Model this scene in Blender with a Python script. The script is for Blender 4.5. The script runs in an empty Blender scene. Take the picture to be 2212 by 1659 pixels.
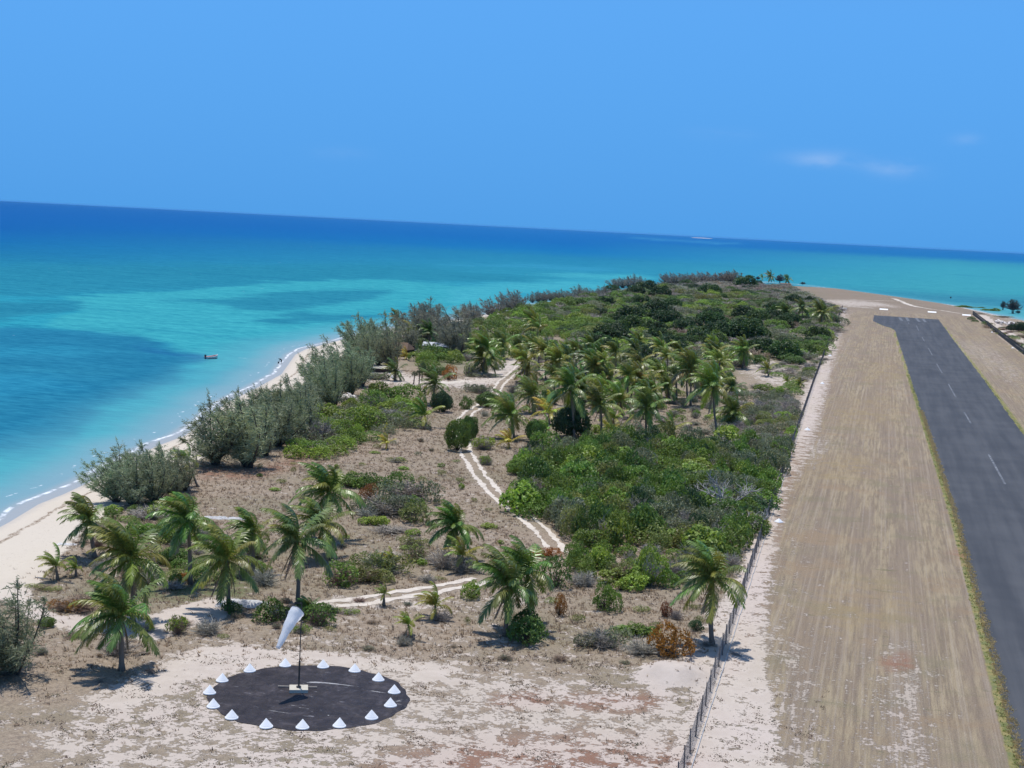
import bpy, math, random, zlib
import numpy as np
from mathutils import Matrix, Vector
random.seed(7); rng = np.random.default_rng(7)
C = bpy.context.scene.collection
sc = bpy.context.scene

# ---------------------------------------------------------------- camera
CAMH = 36.0; FW, FH, FOC = 2212.0, 1659.0, 3100.0
HEAD, PITCH, ROLL = math.radians(14.3), math.radians(6.26), math.radians(2.95)
cam_d = bpy.data.cameras.new('camera'); cam = bpy.data.objects.new('camera', cam_d); C.objects.link(cam)
RM = Matrix.Rotation(HEAD, 4, 'Z') @ Matrix.Rotation(math.pi/2-PITCH, 4, 'X') @ Matrix.Rotation(ROLL, 4, 'Z')
cam.matrix_world = Matrix.Translation((0, 0, CAMH)) @ RM
cam_d.sensor_width = 36; cam_d.lens = 36*FOC/FW; cam_d.clip_start = 1; cam_d.clip_end = 150000
sc.camera = cam
sc.render.resolution_x = 1024; sc.render.resolution_y = 768

# ---------------------------------------------------------------- light
SUN_EL = math.radians(77)
sh = Vector((0.55, -1.0, 0)); sh.rotate(Matrix.Rotation(HEAD, 3, 'Z')); sh.normalize()   # shadows fall this way
to_sun = Vector((-sh.x*math.cos(SUN_EL), -sh.y*math.cos(SUN_EL), math.sin(SUN_EL)))
sun_d = bpy.data.lights.new('sun', 'SUN'); sun_d.energy = 4.3; sun_d.angle = math.radians(0.5); sun_d.color = (1, .965, .91)
sun = bpy.data.objects.new('sun', sun_d); C.objects.link(sun)
sun.rotation_euler = to_sun.to_track_quat('Z', 'Y').to_euler(); sun.location = (0, 0, 200)
world = bpy.data.worlds.new('World'); sc.world = world; world.use_nodes = True
wn, wl = world.node_tree.nodes, world.node_tree.links
for n in list(wn): wn.remove(n)
def wnode(t, **k):
    n = wn.new(t)
    for a, b in k.items(): setattr(n, a, b)
    return n
out = wnode('ShaderNodeOutputWorld'); bg = wnode('ShaderNodeBackground'); bg.inputs[1].default_value = 0.13
sky = wnode('ShaderNodeTexSky', sky_type='NISHITA', sun_disc=False, sun_elevation=SUN_EL,
            sun_rotation=math.atan2(to_sun.x, to_sun.y), altitude=0, air_density=1, dust_density=.4, ozone_density=2)
geo = wnode('ShaderNodeNewGeometry'); sep = wnode('ShaderNodeSeparateXYZ')
neg = wnode('ShaderNodeVectorMath', operation='SCALE'); neg.inputs['Scale'].default_value = -1
wl.new(geo.outputs['Incoming'], neg.inputs[0]); wl.new(neg.outputs[0], sep.inputs[0])
mr = wnode('ShaderNodeMapRange', interpolation_type='SMOOTHSTEP')
mr.inputs['From Min'].default_value = -.05; mr.inputs['From Max'].default_value = .8
mr.inputs['To Min'].default_value = .985; mr.inputs['To Max'].default_value = .25
wl.new(sep.outputs[2], mr.inputs[0])
# the clear deep blue this low air shows, slightly paler higher up
grad = wnode('ShaderNodeValToRGB'); wl.new(sep.outputs[2], grad.inputs[0])
def lin(r, g, b): return tuple(((c/255+.055)/1.055)**2.4 if c > 10 else c/255/12.92 for c in (r, g, b))
SKY0, SKY1 = lin(76, 158, 233), lin(76, 163, 245)
e = grad.color_ramp.elements
e[0].position = 0.0; e[0].color = (*SKY0, 1); e[1].position = .15; e[1].color = (*SKY1, 1)
e2 = e.new(.6); e2.color = (*lin(82, 140, 222), 1)
sc11 = wnode('ShaderNodeVectorMath', operation='SCALE'); sc11.inputs['Scale'].default_value = 1/0.13
wl.new(grad.outputs[0], sc11.inputs[0])
# faint soft clouds low on the right
cn = wnode('ShaderNodeTexNoise'); cn.inputs['Scale'].default_value = 22; cn.inputs['Detail'].default_value = 4; cn.inputs['Roughness'].default_value = .55
cmap = wnode('ShaderNodeMapping'); cmap.inputs['Scale'].default_value = (1., 1., 2.6); wl.new(neg.outputs[0], cmap.inputs[0]); wl.new(cmap.outputs[0], cn.inputs['Vector'])
def wm(op, a, b=None):
    n_ = wnode('ShaderNodeMath', operation=op)
    for k_, v_ in enumerate((a, b)):
        if v_ is None: continue
        if hasattr(v_, 'links'): wl.new(v_, n_.inputs[k_])
        else: n_.inputs[k_].default_value = v_
    return n_.outputs[0]
cacc = None
for (cu, cv, cw, chh, ca) in [(1795, 345, 85, 17, .55), (1770, 352, 40, 12, .5), (1938, 362, 50, 17, .75), (2090, 305, 30, 14, .35), (1560, 290, 60, 12, .2), (730, 330, 60, 14, .15)]:
    dv_ = (RM.to_3x3() @ Vector(((cu-FW/2)/FOC, -(cv-FH/2)/FOC, -1))).normalized(); rt = dv_.cross(Vector((0, 0, 1))).normalized(); up_ = rt.cross(dv_)
    t_ = None
    for ax, w_ in ((rt, cw), (up_, chh)):
        dn_ = wnode('ShaderNodeVectorMath', operation='DOT_PRODUCT'); wl.new(neg.outputs[0], dn_.inputs[0]); dn_.inputs[1].default_value = ax
        q_ = wm('POWER', wm('ABSOLUTE', wm('MULTIPLY', dn_.outputs['Value'], FOC/w_)), 2.); t_ = q_ if t_ is None else wm('ADD', t_, q_)
    ft_ = wnode('ShaderNodeVectorMath', operation='DOT_PRODUCT'); wl.new(neg.outputs[0], ft_.inputs[0]); ft_.inputs[1].default_value = dv_
    g_ = wm('MULTIPLY', wm('MULTIPLY', wm('EXPONENT', wm('MULTIPLY', t_, -1.)), ca), wm('GREATER_THAN', ft_.outputs['Value'], 0.))
    cacc = g_ if cacc is None else wm('ADD', cacc, g_)
crm = wnode('ShaderNodeMapRange', interpolation_type='SMOOTHSTEP'); crm.inputs['From Min'].default_value = .28; crm.inputs['From Max'].default_value = .72; crm.inputs['To Max'].default_value = .30
wl.new(cn.outputs['Fac'], crm.inputs[0]); cfac = wm('MULTIPLY', cacc, crm.outputs[0])
mixs = wnode('ShaderNodeMixRGB'); wl.new(mr.outputs[0], mixs.inputs[0]); wl.new(sky.outputs[0], mixs.inputs[1]); wl.new(sc11.outputs[0], mixs.inputs[2])
mixc = wnode('ShaderNodeMixRGB'); wl.new(cfac, mixc.inputs[0]); wl.new(mixs.outputs[0], mixc.inputs[1]); mixc.inputs[2].default_value = (5.0, 5.8, 7.3, 1)
wl.new(mixc.outputs[0], bg.inputs[0]); wl.new(bg.outputs[0], out.inputs[0])
sc.view_settings.view_transform = 'Standard'; sc.view_settings.look = 'None'
sc.view_settings.exposure = 0; sc.view_settings.gamma = 1; sc.view_settings.use_curve_mapping = False
sc.render.engine = 'CYCLES'; sc.cycles.max_bounces = 5; sc.cycles.transparent_max_bounces = 6

# ---------------------------------------------------------------- picture plane <-> place (used once, to measure where things stand)
R3 = np.array(RM.to_3x3())
def ray(u, v): return R3 @ np.array([(u-FW/2)/FOC, -(v-FH/2)/FOC, -1.0])
def project(X, Y, Z):
    q = (np.stack([X, Y, Z-CAMH], -1)) @ R3
    w = np.minimum(q[..., 2], -1e-6)
    return FW/2 - q[..., 0]/w*FOC, FH/2 + q[..., 1]/w*FOC
def ptz(u, v, z):
    d = ray(u, v); t = (z-CAMH)/min(d[2], -5e-4); return np.array([d[0]*t, d[1]*t, z])
SEA = -1.5
shore_px = [(-400,1300),(-150,1205),(0,1127),(65,1088),(121,1066),(175,1041),(244,1001),(326,962),(384,941),(430,910),(476,870),(545,837),(598,808),(629,766),(652,754),(702,741),(752,728),(806,716),(862,706),(960,693),(1100,671),(1200,652),(1350,633),(1480,619),(1600,611),(1665,609),(1740,616),(1850,630),(1980,648),(2060,660),(2130,676),(2212,694),(2400,735),(2700,810)]
SHORE = np.array([ptz(u, v, SEA)[:2] for u, v in shore_px])
def sd_shore(X, Y):      # metres inland (+) or out to sea (-)
    P = np.stack([X, Y], -1); best = np.full(X.shape, 1e12); sgn = np.ones(X.shape)
    for a, b in zip(SHORE[:-1], SHORE[1:]):
        ab = b-a; t = np.clip(((P-a)@ab)/(ab@ab), 0, 1)
        dv = P-a-t[..., None]*ab; d2 = (dv**2).sum(-1)
        cr_ = ab[0]*dv[..., 1]-ab[1]*dv[..., 0]
        m = d2 < best-1e-9
        best = np.where(m, d2, best); sgn = np.where(m, np.where(cr_ > 0, -1, 1), sgn)
    return np.sqrt(best)*sgn
# value noise for terrain
_g = rng.random((256, 256))
def vnoise(X, Y, s):
    x = X/s; y = Y/s; i = np.floor(x).astype(int); j = np.floor(y).astype(int); fx = x-i; fy = y-j
    fx = fx*fx*(3-2*fx); fy = fy*fy*(3-2*fy); g = lambda a, b: _g[a & 255, b & 255]
    return (g(i,j)*(1-fx)+g(i+1,j)*fx)*(1-fy)+(g(i,j+1)*(1-fx)+g(i+1,j+1)*fx)*fy - .5
def smooth(a, b, x): t = np.clip((x-a)/(b-a), 0, 1); return t*t*(3-2*t)
DISC = np.array([-39.6, 98.4])
MOUND = ptz(1448, 1462, 0)[:2]
def fence_x(Y): return np.interp(Y, [60, 96, 126, 169, 230, 378, 567, 688, 830, 1200], [-10.2, -10.6, -11.2, -12.0, -13.1, -15.7, -18.3, -19.9, -21.8, -26])
def rfence_x(Y): return np.interp(Y, [0, 500, 841, 1200], [50.2, 49.9, 49.1, 48.5])
def height(X, Y, d=None):
    if d is None: d = sd_shore(X, Y)
    z = SEA + 1.5*smooth(-1, 15, d) + np.where(d < 0, d*.06, 0) - .1*(1-smooth(0, 3, d))
    n = .55*vnoise(X, Y, 17)+.3*vnoise(X+91, Y, 6)+.12*vnoise(X, Y+33, 2.2)
    flat = smooth(0, 10, fence_x(Y)-2-X)*smooth(8, 13, np.hypot(X-DISC[0], Y-DISC[1]))*smooth(8, 25, d)
    dune = smooth(2, 12, X-rfence_x(Y)-7)*smooth(4, 18, d)
    z = z + n*flat + dune*(1.2+1.2*vnoise(X, Y, 14))
    g = np.exp(-(((X-MOUND[0])/2.3)**2+((Y-MOUND[1])/3.0)**2)); z = z+1.25*g*(1+.5*vnoise(X, Y, 1.3))
    return z
_SH = [(float(a[0]), float(a[1]), float(b[0]-a[0]), float(b[1]-a[1])) for a, b in zip(SHORE[:-1], SHORE[1:])]
def sd1(x, y):
    best = 1e18; sg = 1
    for ax, ay, dx, dy in _SH:
        t = ((x-ax)*dx+(y-ay)*dy)/(dx*dx+dy*dy); t = 0 if t < 0 else 1 if t > 1 else t
        ex = x-ax-t*dx; ey = y-ay-t*dy; q_ = ex*ex+ey*ey
        if q_ < best-1e-9: best = q_; sg = -1 if dx*ey-dy*ex > 0 else 1
    return math.sqrt(best)*sg
def h1(x, y): return float(height(np.array([x]), np.array([y]), np.array([sd1(x, y)]))[0])
def at(u, v, z=None):
    """the point of the ground (or of the level z) that the photograph shows at (u, v)"""
    if z is not None: return Vector(ptz(u, v, z))
    zz = 0.
    for _ in range(4):
        p = ptz(u, v, zz); zz = max(h1(p[0], p[1]), SEA)
    return Vector((p[0], p[1], zz))
def pxm(p): # photo pixels per metre at p
    q = R3.T @ (np.array(p)-np.array([0, 0, CAMH])); return float(FOC/-q[2])
def top_of(base, u, v):
    """the point seen at (u, v) that stands in the upright plane through base facing the camera"""
    n = np.array([base[0], base[1], 0]); n /= np.linalg.norm(n); d = ray(u, v)
    t = (n@np.array(base))/(n@d); return Vector(d*t)+Vector((0, 0, CAMH))
def Z(ox, oy, s):        # pixel of a zoomed detail -> pixel of the whole
    return lambda x, y: ((ox+x/s)/1.64919, (oy+y/s)/1.64919)
ZA = Z(0,1600,2.212); ZB = Z(900,1600,2.212); ZC = Z(1800,1600,2.212); ZD = Z(2000,1100,2.4578); ZE = Z(1300,1000,2.765)
ZF = Z(1600,1200,3.16); Z5 = Z(2600,950,4.424); ZR = Z(3050,1060,3.699); ZK = Z(500,2100,2.212); ZS = Z(3200,900,4.147)
ZH = Z(1300,1150,4.424); ZI = Z(1000,1300,4.424); ZW = Z(1600,900,2.212); ZM = Z(2200,2200,3.095); ZT = Z(600,1100,2.765)

# ---------------------------------------------------------------- masks traced over the photograph, then laid on the ground
MS = 2.0; MW, MH = int(FW/MS)+1, int(FH/MS)+1
gy, gx = np.mgrid[0:MH, 0:MW]*MS
def inpoly(poly, X, Y):
    r = np.zeros(X.shape, bool); n = len(poly)
    for i in range(n):
        x1, y1 = poly[i]; x2, y2 = poly[(i+1) % n]
        if y1 == y2: continue
        c = ((y1 > Y) != (y2 > Y)) & (X < (x2-x1)*(Y-y1)/(y2-y1)+x1); r ^= c
    return r
def blur(a, sx, sy):
    for ax, s in ((1, sx/MS), (0, sy/MS)):
        if s < .3: continue
        k = np.exp(-.5*(np.arange(-int(3*s)-1, int(3*s)+2)/s)**2); k /= k.sum(); p = len(k)//2
        pad = [(0, 0), (0, 0)]; pad[ax] = (p, p); b = np.pad(a, pad, mode='edge')
        a = sum(w*(b[:, i:i+a.shape[1]] if ax else b[i:i+a.shape[0]]) for i, w in enumerate(k))
    return a
def pmask(poly, sx=4, sy=None): return blur(inpoly(poly, gx, gy).astype(float), sx, sx*.5 if sy is None else sy)
def sample(m, u, v):
    x = np.clip(u/MS, 0, MW-1.001); y = np.clip(v/MS, 0, MH-1.001); i = x.astype(int); j = y.astype(int); fx = x-i; fy = y-j
    if m.ndim == 3: fx = fx[..., None]; fy = fy[..., None]
    return (m[j,i]*(1-fx)+m[j,i+1]*fx)*(1-fy)+(m[j+1,i]*(1-fx)+m[j+1,i+1]*fx)*fy
def over(base, val, m): return base*(1-m)+val*m

sand = np.full((MH, MW), .28)
for poly, val, s in [
    ([(380,1659),(380,1380),(640,1330),(1020,1260),(1100,1330),(1500,1400),(1480,1659)], .38, 25),
    ([(760,1150),(1000,1000),(1130,1120),(1240,1230),(1050,1260),(850,1240),(700,1240)], .33, 25),
    ([(440,1010),(700,1010),(640,1100),(440,1090)], .31, 15),
    ([(0,1180),(170,1150),(230,1110),(330,1060),(440,985),(470,960),(560,870),(620,830),(700,790),(800,735),(0,735)], 1., 5),
    ([(0,1120),(230,1090),(170,1150),(128,1200),(85,1255),(60,1290),(120,1330),(250,1335),(330,1330),(420,1300),(500,1290),(500,1330),(390,1360),(340,1385),(90,1350),(0,1290)], .93, 8),
    ([(0,1659),(0,1600),(120,1530),(330,1430),(420,1395),(650,1400),(850,1420),(1000,1440),(1200,1475),(1400,1490),(1520,1480),(1480,1659)], .52, 14),
    ([(350,1450),(440,1395),(640,1405),(1000,1445),(900,1480),(880,1450),(640,1425),(430,1460),(300,1520),(150,1560),(250,1500)], .74, 10),
    ([(1240,1310),(1130,1280),(1010,1290),(700,1290),(700,1312),(900,1320),(1050,1300)], .5, 8),
    ([(0,1480),(120,1500),(200,1540),(60,1600),(160,1659),(0,1659)], .36, 18),
    ([(770,815),(830,830),(960,838),(1060,835),(1105,800),(1150,765),(1120,765),(1040,815),(960,822),(880,810),(840,775),(800,785)], .72, 8),
    ([(1600,800),(1640,765),(1690,785),(1730,810),(1700,840),(1640,825)], .55, 8),
    ([(1560,1110),(1500,1475),(1400,1500),(1400,1450),(1480,1420),(1590,1240),(1640,1110),(1690,990),(1730,850),(1812,668),(1835,668),(1825,700),(1795,812),(1765,925),(1725,990),(1690,1080),(1672,1180),(1665,1260),(1650,1380),(1680,1520),(1700,1659),(1440,1659),(1500,1500)], .66, 12),
    ([(1655,1340),(1700,1330),(1730,1450),(1790,1659),(1690,1659),(1665,1500)], .58, 22),
    ([(1700,1240),(1800,1300),(1960,1420),(2060,1659),(1780,1659),(1700,1400)], .34, 45),
    ([(1690,980),(1760,930),(1800,960),(1740,1040),(1700,1090)], .50, 14),
    ([(1740,640),(1850,645),(1960,660),(2100,672),(2125,690),(2100,690),(1960,676),(1830,668),(1770,652)], .26, 5),
    ([(1740,648),(1850,648),(1900,652),(1960,666),(1880,662),(1830,664),(1800,656)], .56, 3),
    ([(1700,620),(1740,618),(1850,632),(1980,650),(2060,662),(2130,678),(2100,680),(1960,660),(1850,645),(1740,640)], .20, 3),
    ([(2105,683),(2130,683),(2212,730),(2300,775),(2300,830),(2212,766)], .8, 4),
    ]: sand = over(sand, val, pmask(poly, s))
# sandy streaks through the mown strip
mow = np.zeros((MH, MW))
mow = over(mow, 1., pmask([(1700,1659),(1672,1520),(1650,1450),(1662,1330),(1680,1210),(1694,1120),(1712,1040),(1760,960),(1790,830),(1826,700),(1838,670),(2105,684),(2215,768),(2400,860),(2400,1659)], 12, 8))
for poly, val, s in [
    ([(1660,1400),(1740,1380),(1800,1659),(1690,1659)], .45, 25),
    ([(1680,1120),(1760,1090),(1740,1330),(1670,1330)], .38, 18),
    ([(1900,1400),(1990,1380),(2030,1659),(1870,1659)], .47, 24),
    ([(1720,1030),(1800,1000),(1860,1100),(1740,1130)], .26, 20),
    ([(2090,730),(2150,745),(2212,800),(2212,850),(2120,790),(2040,745)], .45, 12),
    ([(1822,690),(1870,690),(1840,760),(1800,830),(1790,810)], .4, 10)]:
    m = pmask(poly, s)*mow; sand = over(sand, val, m)
sand = np.where(mow > .5, np.minimum(np.maximum(sand, .20), .5), sand)
sand = blur(sand, 3, 2)
gold = np.zeros((MH, MW))
for poly, s in [([(1800,860),(1900,850),(1960,890),(1880,930),(1780,915)], 22), ([(1750,985),(1880,975),(1900,1030),(1800,1045),(1720,1020)], 16),
                ([(1760,1250),(1900,1240),(2000,1300),(1900,1380),(1750,1360)], 35), ([(1880,780),(1940,770),(1960,820),(1860,830)], 15)]:
    gold = np.maximum(gold, pmask(poly, s))
red = np.zeros((MH, MW))
for poly, s in [([(780,1659),(980,1600),(1250,1590),(1530,1620),(1560,1659)], 45), ([(1070,1500),(1180,1490),(1200,1530),(1060,1530)], 16), ([(1200,1500),(1450,1500),(1400,1540),(1220,1530)],20),  # first patch: red creepers, partly a window reflection's pink put into ground colour
                ([(2050,1190),(2110,1180),(2100,1230)], 12), ([(1900,1420),(1960,1410),(1980,1450),(1910,1450)], 12), ([(2040,920),(2130,930),(2212,1010),(2212,1100),(2100,980)], 25),
                ([(430,1000),(560,1012),(700,965),(660,1000),(560,1035),(430,1035)], 10),
                ([(1620,1180),(1700,960),(1812,668),(1835,668),(1765,925),(1690,1110),(1670,1260),(1620,1420),(1560,1480)], 10.5)]:
    red = np.maximum(red, pmask(poly, s)*(.38 if s == 10.5 else 1.))
green = np.zeros((MH, MW))
for poly, s in [([(150,1290),(420,1180),(560,1240),(540,1300),(300,1300)], 20), ([(1240,730),(1130,640),(1480,610),(1760,640),(1760,760),(1500,800),(1240,800)], 20),
                ([(900,760),(1180,690),(1180,740),(950,800)], 15)]:
    green = np.maximum(green, pmask(poly, s))

# sea colour map (what the bottom is: sand bars, weed, deep water)
def yh(u): return FH/2 - (math.tan(PITCH)*FOC/math.cos(ROLL)) + (u-FW/2)*math.tan(ROLL)
VV = gy - yh(gx)
def ramp(stops, x):
    s = np.array([a for a, _ in stops]); c = np.array([lin(*b) for _, b in stops])
    return np.stack([np.interp(x, s, c[:, k]) for k in range(3)], -1)
farL = ramp([(0,(30,104,184)),(30,(28,104,186)),(60,(24,104,184)),(90,(26,116,182)),(125,(36,130,176)),(160,(46,150,188)),(230,(52,166,194)),(700,(54,168,192))], VV)
farM = ramp([(0,(34,118,196)),(28,(26,114,192)),(48,(28,124,192)),(62,(42,138,184)),(100,(52,154,186)),(140,(56,166,194)),(700,(56,166,194))], VV)
farR = ramp([(0,(34,122,196)),(18,(36,124,192)),(27,(62,158,188)),(40,(68,168,192)),(90,(70,168,188)),(105,(64,146,174)),(118,(72,154,180)),(128,(92,178,196)),(700,(92,178,196))], VV)
t1 = np.clip(gx/1100, 0, 1)[..., None]; t2 = np.clip((gx-1250)/800, 0, 1)[..., None]
seac = (farL*(1-t1)+farM*t1); seac = seac*(1-t2)+farR*t2
ZL = Z(0,700,1.58)
def zp(z, pts): return [z(*p) for p in pts]
LT = np.array(lin(66,176,196)); LT2 = np.array(lin(76,182,204)); DK = np.array(lin(40,128,170)); TEAL = np.array(lin(44,140,172)); DK2 = np.array(lin(44,124,190))
for z, pts, col, s, sy, a in [
    (ZL, [(-200,380),(1400,390),(2212,380),(3200,480),(2212,480),(1100,525),(300,560),(-200,560)], TEAL, 20, 5, .75),
    (ZL, [(300,572),(1100,522),(1500,487),(2212,468),(2800,520),(2900,640),(2212,800),(1900,810),(1640,880),(1420,1060),(1100,1000),(880,820),(420,742),(235,712),(420,640)], LT, 7, 2, .95),
    (ZL, [(-100,590),(450,600),(300,660),(-100,700)], TEAL, 8, 3, .95),
    (ZL, [(850,585),(1300,566),(1900,520),(2212,525),(2150,575),(1850,620),(1500,650),(1290,640),(1250,600)], TEAL, 9, 3, .9),
    (ZL, [(1380,700),(1600,665),(1900,660),(2400,640),(2500,660),(1950,700),(1550,722)], TEAL, 10, 3, .9),
    (ZL, [(-200,730),(400,742),(800,780),(900,850),(1060,880),(1150,935),(1030,960),(900,1050),(720,1150),(560,1230),(400,1340),(120,1420),(-200,1540)], DK, 13, 5, .9),
    (ZL, [(-200,1000),(200,990),(500,1060),(300,1100),(-200,1120)], np.array(lin(48,150,192)), 30, 8, .6),
    (ZL, [(-200,830),(300,850),(600,880),(300,900),(-200,890)], np.array(lin(52,158,196)), 30, 6, .5),
    (ZL, [(820,860),(1120,905),(1120,940),(850,900),(640,800)], np.array(lin(36,110,168)), 10, 5, .8),
    (ZL, [(1390,955),(1290,1000),(1120,1080),(1040,1100),(1150,1040),(1250,990)], DK, 7, 4, .8),
    (ZL, [(560,1365),(420,1420),(290,1455),(420,1395)], DK, 8, 4, .6),
    (ZL, [(-200,1440),(300,1420),(700,1240),(1000,1100),(900,1220),(500,1450),(200,1600),(-200,1760)], np.array(lin(60,182,198)), 20, 8, .7),
    (ZW, [(650,165),(1000,165),(1500,185),(1700,205),(1200,215),(900,190)], LT2, 8, 2, .9),
    (ZW, [(0,290),(400,245),(900,225),(1300,235),(1200,300),(500,320),(0,420)], LT2, 10, 4, .9),
    (ZW, [(0,210),(500,225),(900,195),(500,190),(0,170)], TEAL, 10, 3, .6),
    (ZW, [(-100,90),(800,95),(1500,140),(1100,150),(500,112),(-100,105)], np.array(lin(60,160,200)), 14, 2, .7)]:
    m = pmask(zp(z, pts), s, sy)[..., None]*a; seac = seac*(1-m)+col*m
# reef line near the horizon
m = pmask([((2300+x/5.53)/1.649, (760+y/5.53)/1.649) for x, y in [(-300,470),(200,500),(750,535),(1400,575),(2212,610),(1400,600),(750,552),(200,525),(-300,485)]], 6, 1.2)[..., None]*.8
seac = seac*(1-m)+np.array(lin(72,160,214))*m

# ---------------------------------------------------------------- mesh helpers
MATS = {}
def link(o, parent=None):
    C.objects.link(o)
    if parent: o.parent = parent
    return o
def mesh(name, V, F, mat=None, smooth_=False, attrs=None):
    me = bpy.data.meshes.new(name)
    V = np.asarray(V, float)
    if isinstance(F, np.ndarray):
        n, k = F.shape
        me.vertices.add(len(V)); me.vertices.foreach_set('co', V.ravel())
        me.loops.add(n*k); me.loops.foreach_set('vertex_index', F.ravel().astype(np.int32))
        me.polygons.add(n); me.polygons.foreach_set('loop_start', np.arange(0, n*k, k, dtype=np.int32)); me.polygons.foreach_set('loop_total', np.full(n, k, np.int32))
        me.update(calc_edges=True)
    else:
        me.from_pydata([tuple(v) for v in V], [], F)
    if smooth_: me.polygons.foreach_set('use_smooth', np.ones(len(me.polygons), bool))
    for nm, arr in (attrs or {}).items():
        arr = np.asarray(arr, float)
        if arr.ndim == 1: a = me.attributes.new(nm, 'FLOAT', 'POINT'); a.data.foreach_set('value', arr)
        else:
            a = me.attributes.new(nm, 'FLOAT_COLOR', 'POINT'); a.data.foreach_set('color', np.concatenate([arr, np.ones((len(arr), 1))], 1).ravel())
    if mat: me.materials.append(mat)
    me.update(); return me
def obj(name, me, parent=None, loc=(0,0,0), rot=(0,0,0), scale=(1,1,1), color=None, **props):
    o = bpy.data.objects.new(name, me); link(o, parent); o.location = loc; o.rotation_euler = rot; o.scale = scale
    if color: o.color = (*color, 1)
    for k, v in props.items():
        if v is not None: o[k] = v
    return o
def thing(name, label, category, loc, group=None, rz=0):
    o = bpy.data.objects.new(name, None); link(o); o.location = loc; o.rotation_euler = (0, 0, rz); o.empty_display_size = .3
    o['label'] = label; o['category'] = category
    if group: o['group'] = group
    return o
class MB:   # collects simple solids
    def __init__(s): s.V = []; s.F = []
    def add(s, V, F):
        b = len(s.V); s.V += [tuple(v) for v in V]; s.F += [tuple(i+b for i in f) for f in F]; return s
    def box(s, x0, x1, y0, y1, z0, z1):
        return s.add([(x0,y0,z0),(x1,y0,z0),(x1,y1,z0),(x0,y1,z0),(x0,y0,z1),(x1,y0,z1),(x1,y1,z1),(x0,y1,z1)],
                     [(0,3,2,1),(4,5,6,7),(0,1,5,4),(1,2,6,5),(2,3,7,6),(3,0,4,7)])
    def tube(s, pts, rad, n=6, cap=True):
        pts = [Vector(p) for p in pts]; rad = [float(x) for x in (rad if hasattr(rad, '__len__') else [rad]*len(pts))]; b = len(s.V)
        for i, p in enumerate(pts):
            d = (pts[min(i+1, len(pts)-1)]-pts[max(i-1, 0)]).normalized()
            a = d.cross(Vector((0, 0, 1)) if abs(d.z) < .9 else Vector((1, 0, 0))).normalized(); c = d.cross(a)
            for k in range(n):
                t = 2*math.pi*k/n; s.V.append(tuple(p+rad[i]*(math.cos(t)*a+math.sin(t)*c)))
        for i in range(len(pts)-1):
            for k in range(n):
                k2 = (k+1) % n; s.F.append((b+i*n+k, b+i*n+k2, b+(i+1)*n+k2, b+(i+1)*n+k))
        if cap: s.F.append(tuple(b+k for k in range(n))[::-1]); s.F.append(tuple(b+(len(pts)-1)*n+k for k in range(n)))
        return s
    def mesh(s, name, mat, sm=False): return mesh(name, s.V, s.F, mat, sm)

# ---------------------------------------------------------------- materials
class NT:
    def __init__(s, name):
        m = bpy.data.materials.new(name); m.use_nodes = True; s.m = m; s.t = m.node_tree; s.n = s.t.nodes; s.l = s.t.links
        for n in list(s.n): s.n.remove(n)
        s.out = s.n.new('ShaderNodeOutputMaterial')
    def node(s, t, ins=None, **k):
        n = s.n.new(t)
        for a, b in k.items(): setattr(n, a, b)
        for a, b in (ins or {}).items(): s.set(n.inputs[a], b)
        return n
    def set(s, sock, v):
        if hasattr(v, 'links'): s.l.new(v, sock)
        elif isinstance(v, (tuple, list)) and len(v) == 3 and sock.type == 'RGBA': sock.default_value = (*v, 1)
        else: sock.default_value = v
    def noise(s, scale, detail=4, rough=.6, vec=None, out='Fac', dist=0):
        n = s.node('ShaderNodeTexNoise', {'Scale': scale, 'Detail': detail, 'Roughness': rough, 'Distortion': dist})
        if vec is not None: s.l.new(vec, n.inputs['Vector'])
        return n.outputs[out]
    def pos(s, scale=None):
        g = s.node('ShaderNodeNewGeometry').outputs['Position']
        if scale is None: return g
        m = s.node('ShaderNodeMapping', {'Scale': scale}); s.l.new(g, m.inputs[0]); return m.outputs[0]
    def mr(s, v, a, b, c=0., d=1., sm=True):
        n = s.node('ShaderNodeMapRange', {'Value': v, 'From Min': a, 'From Max': b, 'To Min': c, 'To Max': d})
        if sm: n.interpolation_type = 'SMOOTHSTEP'
        return n.outputs[0]
    def math(s, op, a, b=0., c=None):
        n = s.node('ShaderNodeMath', operation=op); s.set(n.inputs[0], a); s.set(n.inputs[1], b)
        if c is not None: s.set(n.inputs[2], c)
        return n.outputs[0]
    def mix(s, f, a, b, bt='MIX'):
        n = s.node('ShaderNodeMixRGB', blend_type=bt); s.set(n.inputs[0], f); s.set(n.inputs[1], a); s.set(n.inputs[2], b); return n.outputs[0]
    def attr(s, nm, o='Fac'): return s.node('ShaderNodeAttribute', attribute_name=nm).outputs[o]
    def pbr(s, col, rough=.8, spec=.3, normal=None, metal=0.):
        b = s.node('ShaderNodeBsdfPrincipled', {'Base Color': col, 'Roughness': rough, 'Specular IOR Level': spec, 'Metallic': metal})
        if normal is not None: s.l.new(normal, b.inputs['Normal'])
        return b.outputs[0]
    def bump(s, h, strength=.5, dist=.1):
        return s.node('ShaderNodeBump', {'Height': h, 'Strength': strength, 'Distance': dist}).outputs[0]
    def done(s, sh): s.l.new(sh, s.out.inputs[0]); return s.m
def simple(name, col, rough=.6, spec=.4, var=.15, scale=6, metal=0.):
    n = NT(name); f = n.noise(scale, 5, .65, n.node('ShaderNodeTexCoord').outputs['Object'])
    c = n.mix(f, tuple(x*(1-var) for x in col), tuple(min(1, x*(1+var)) for x in col))
    return n.done(n.pbr(c, rough, spec, n.bump(f, .2, .02), metal))
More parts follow.
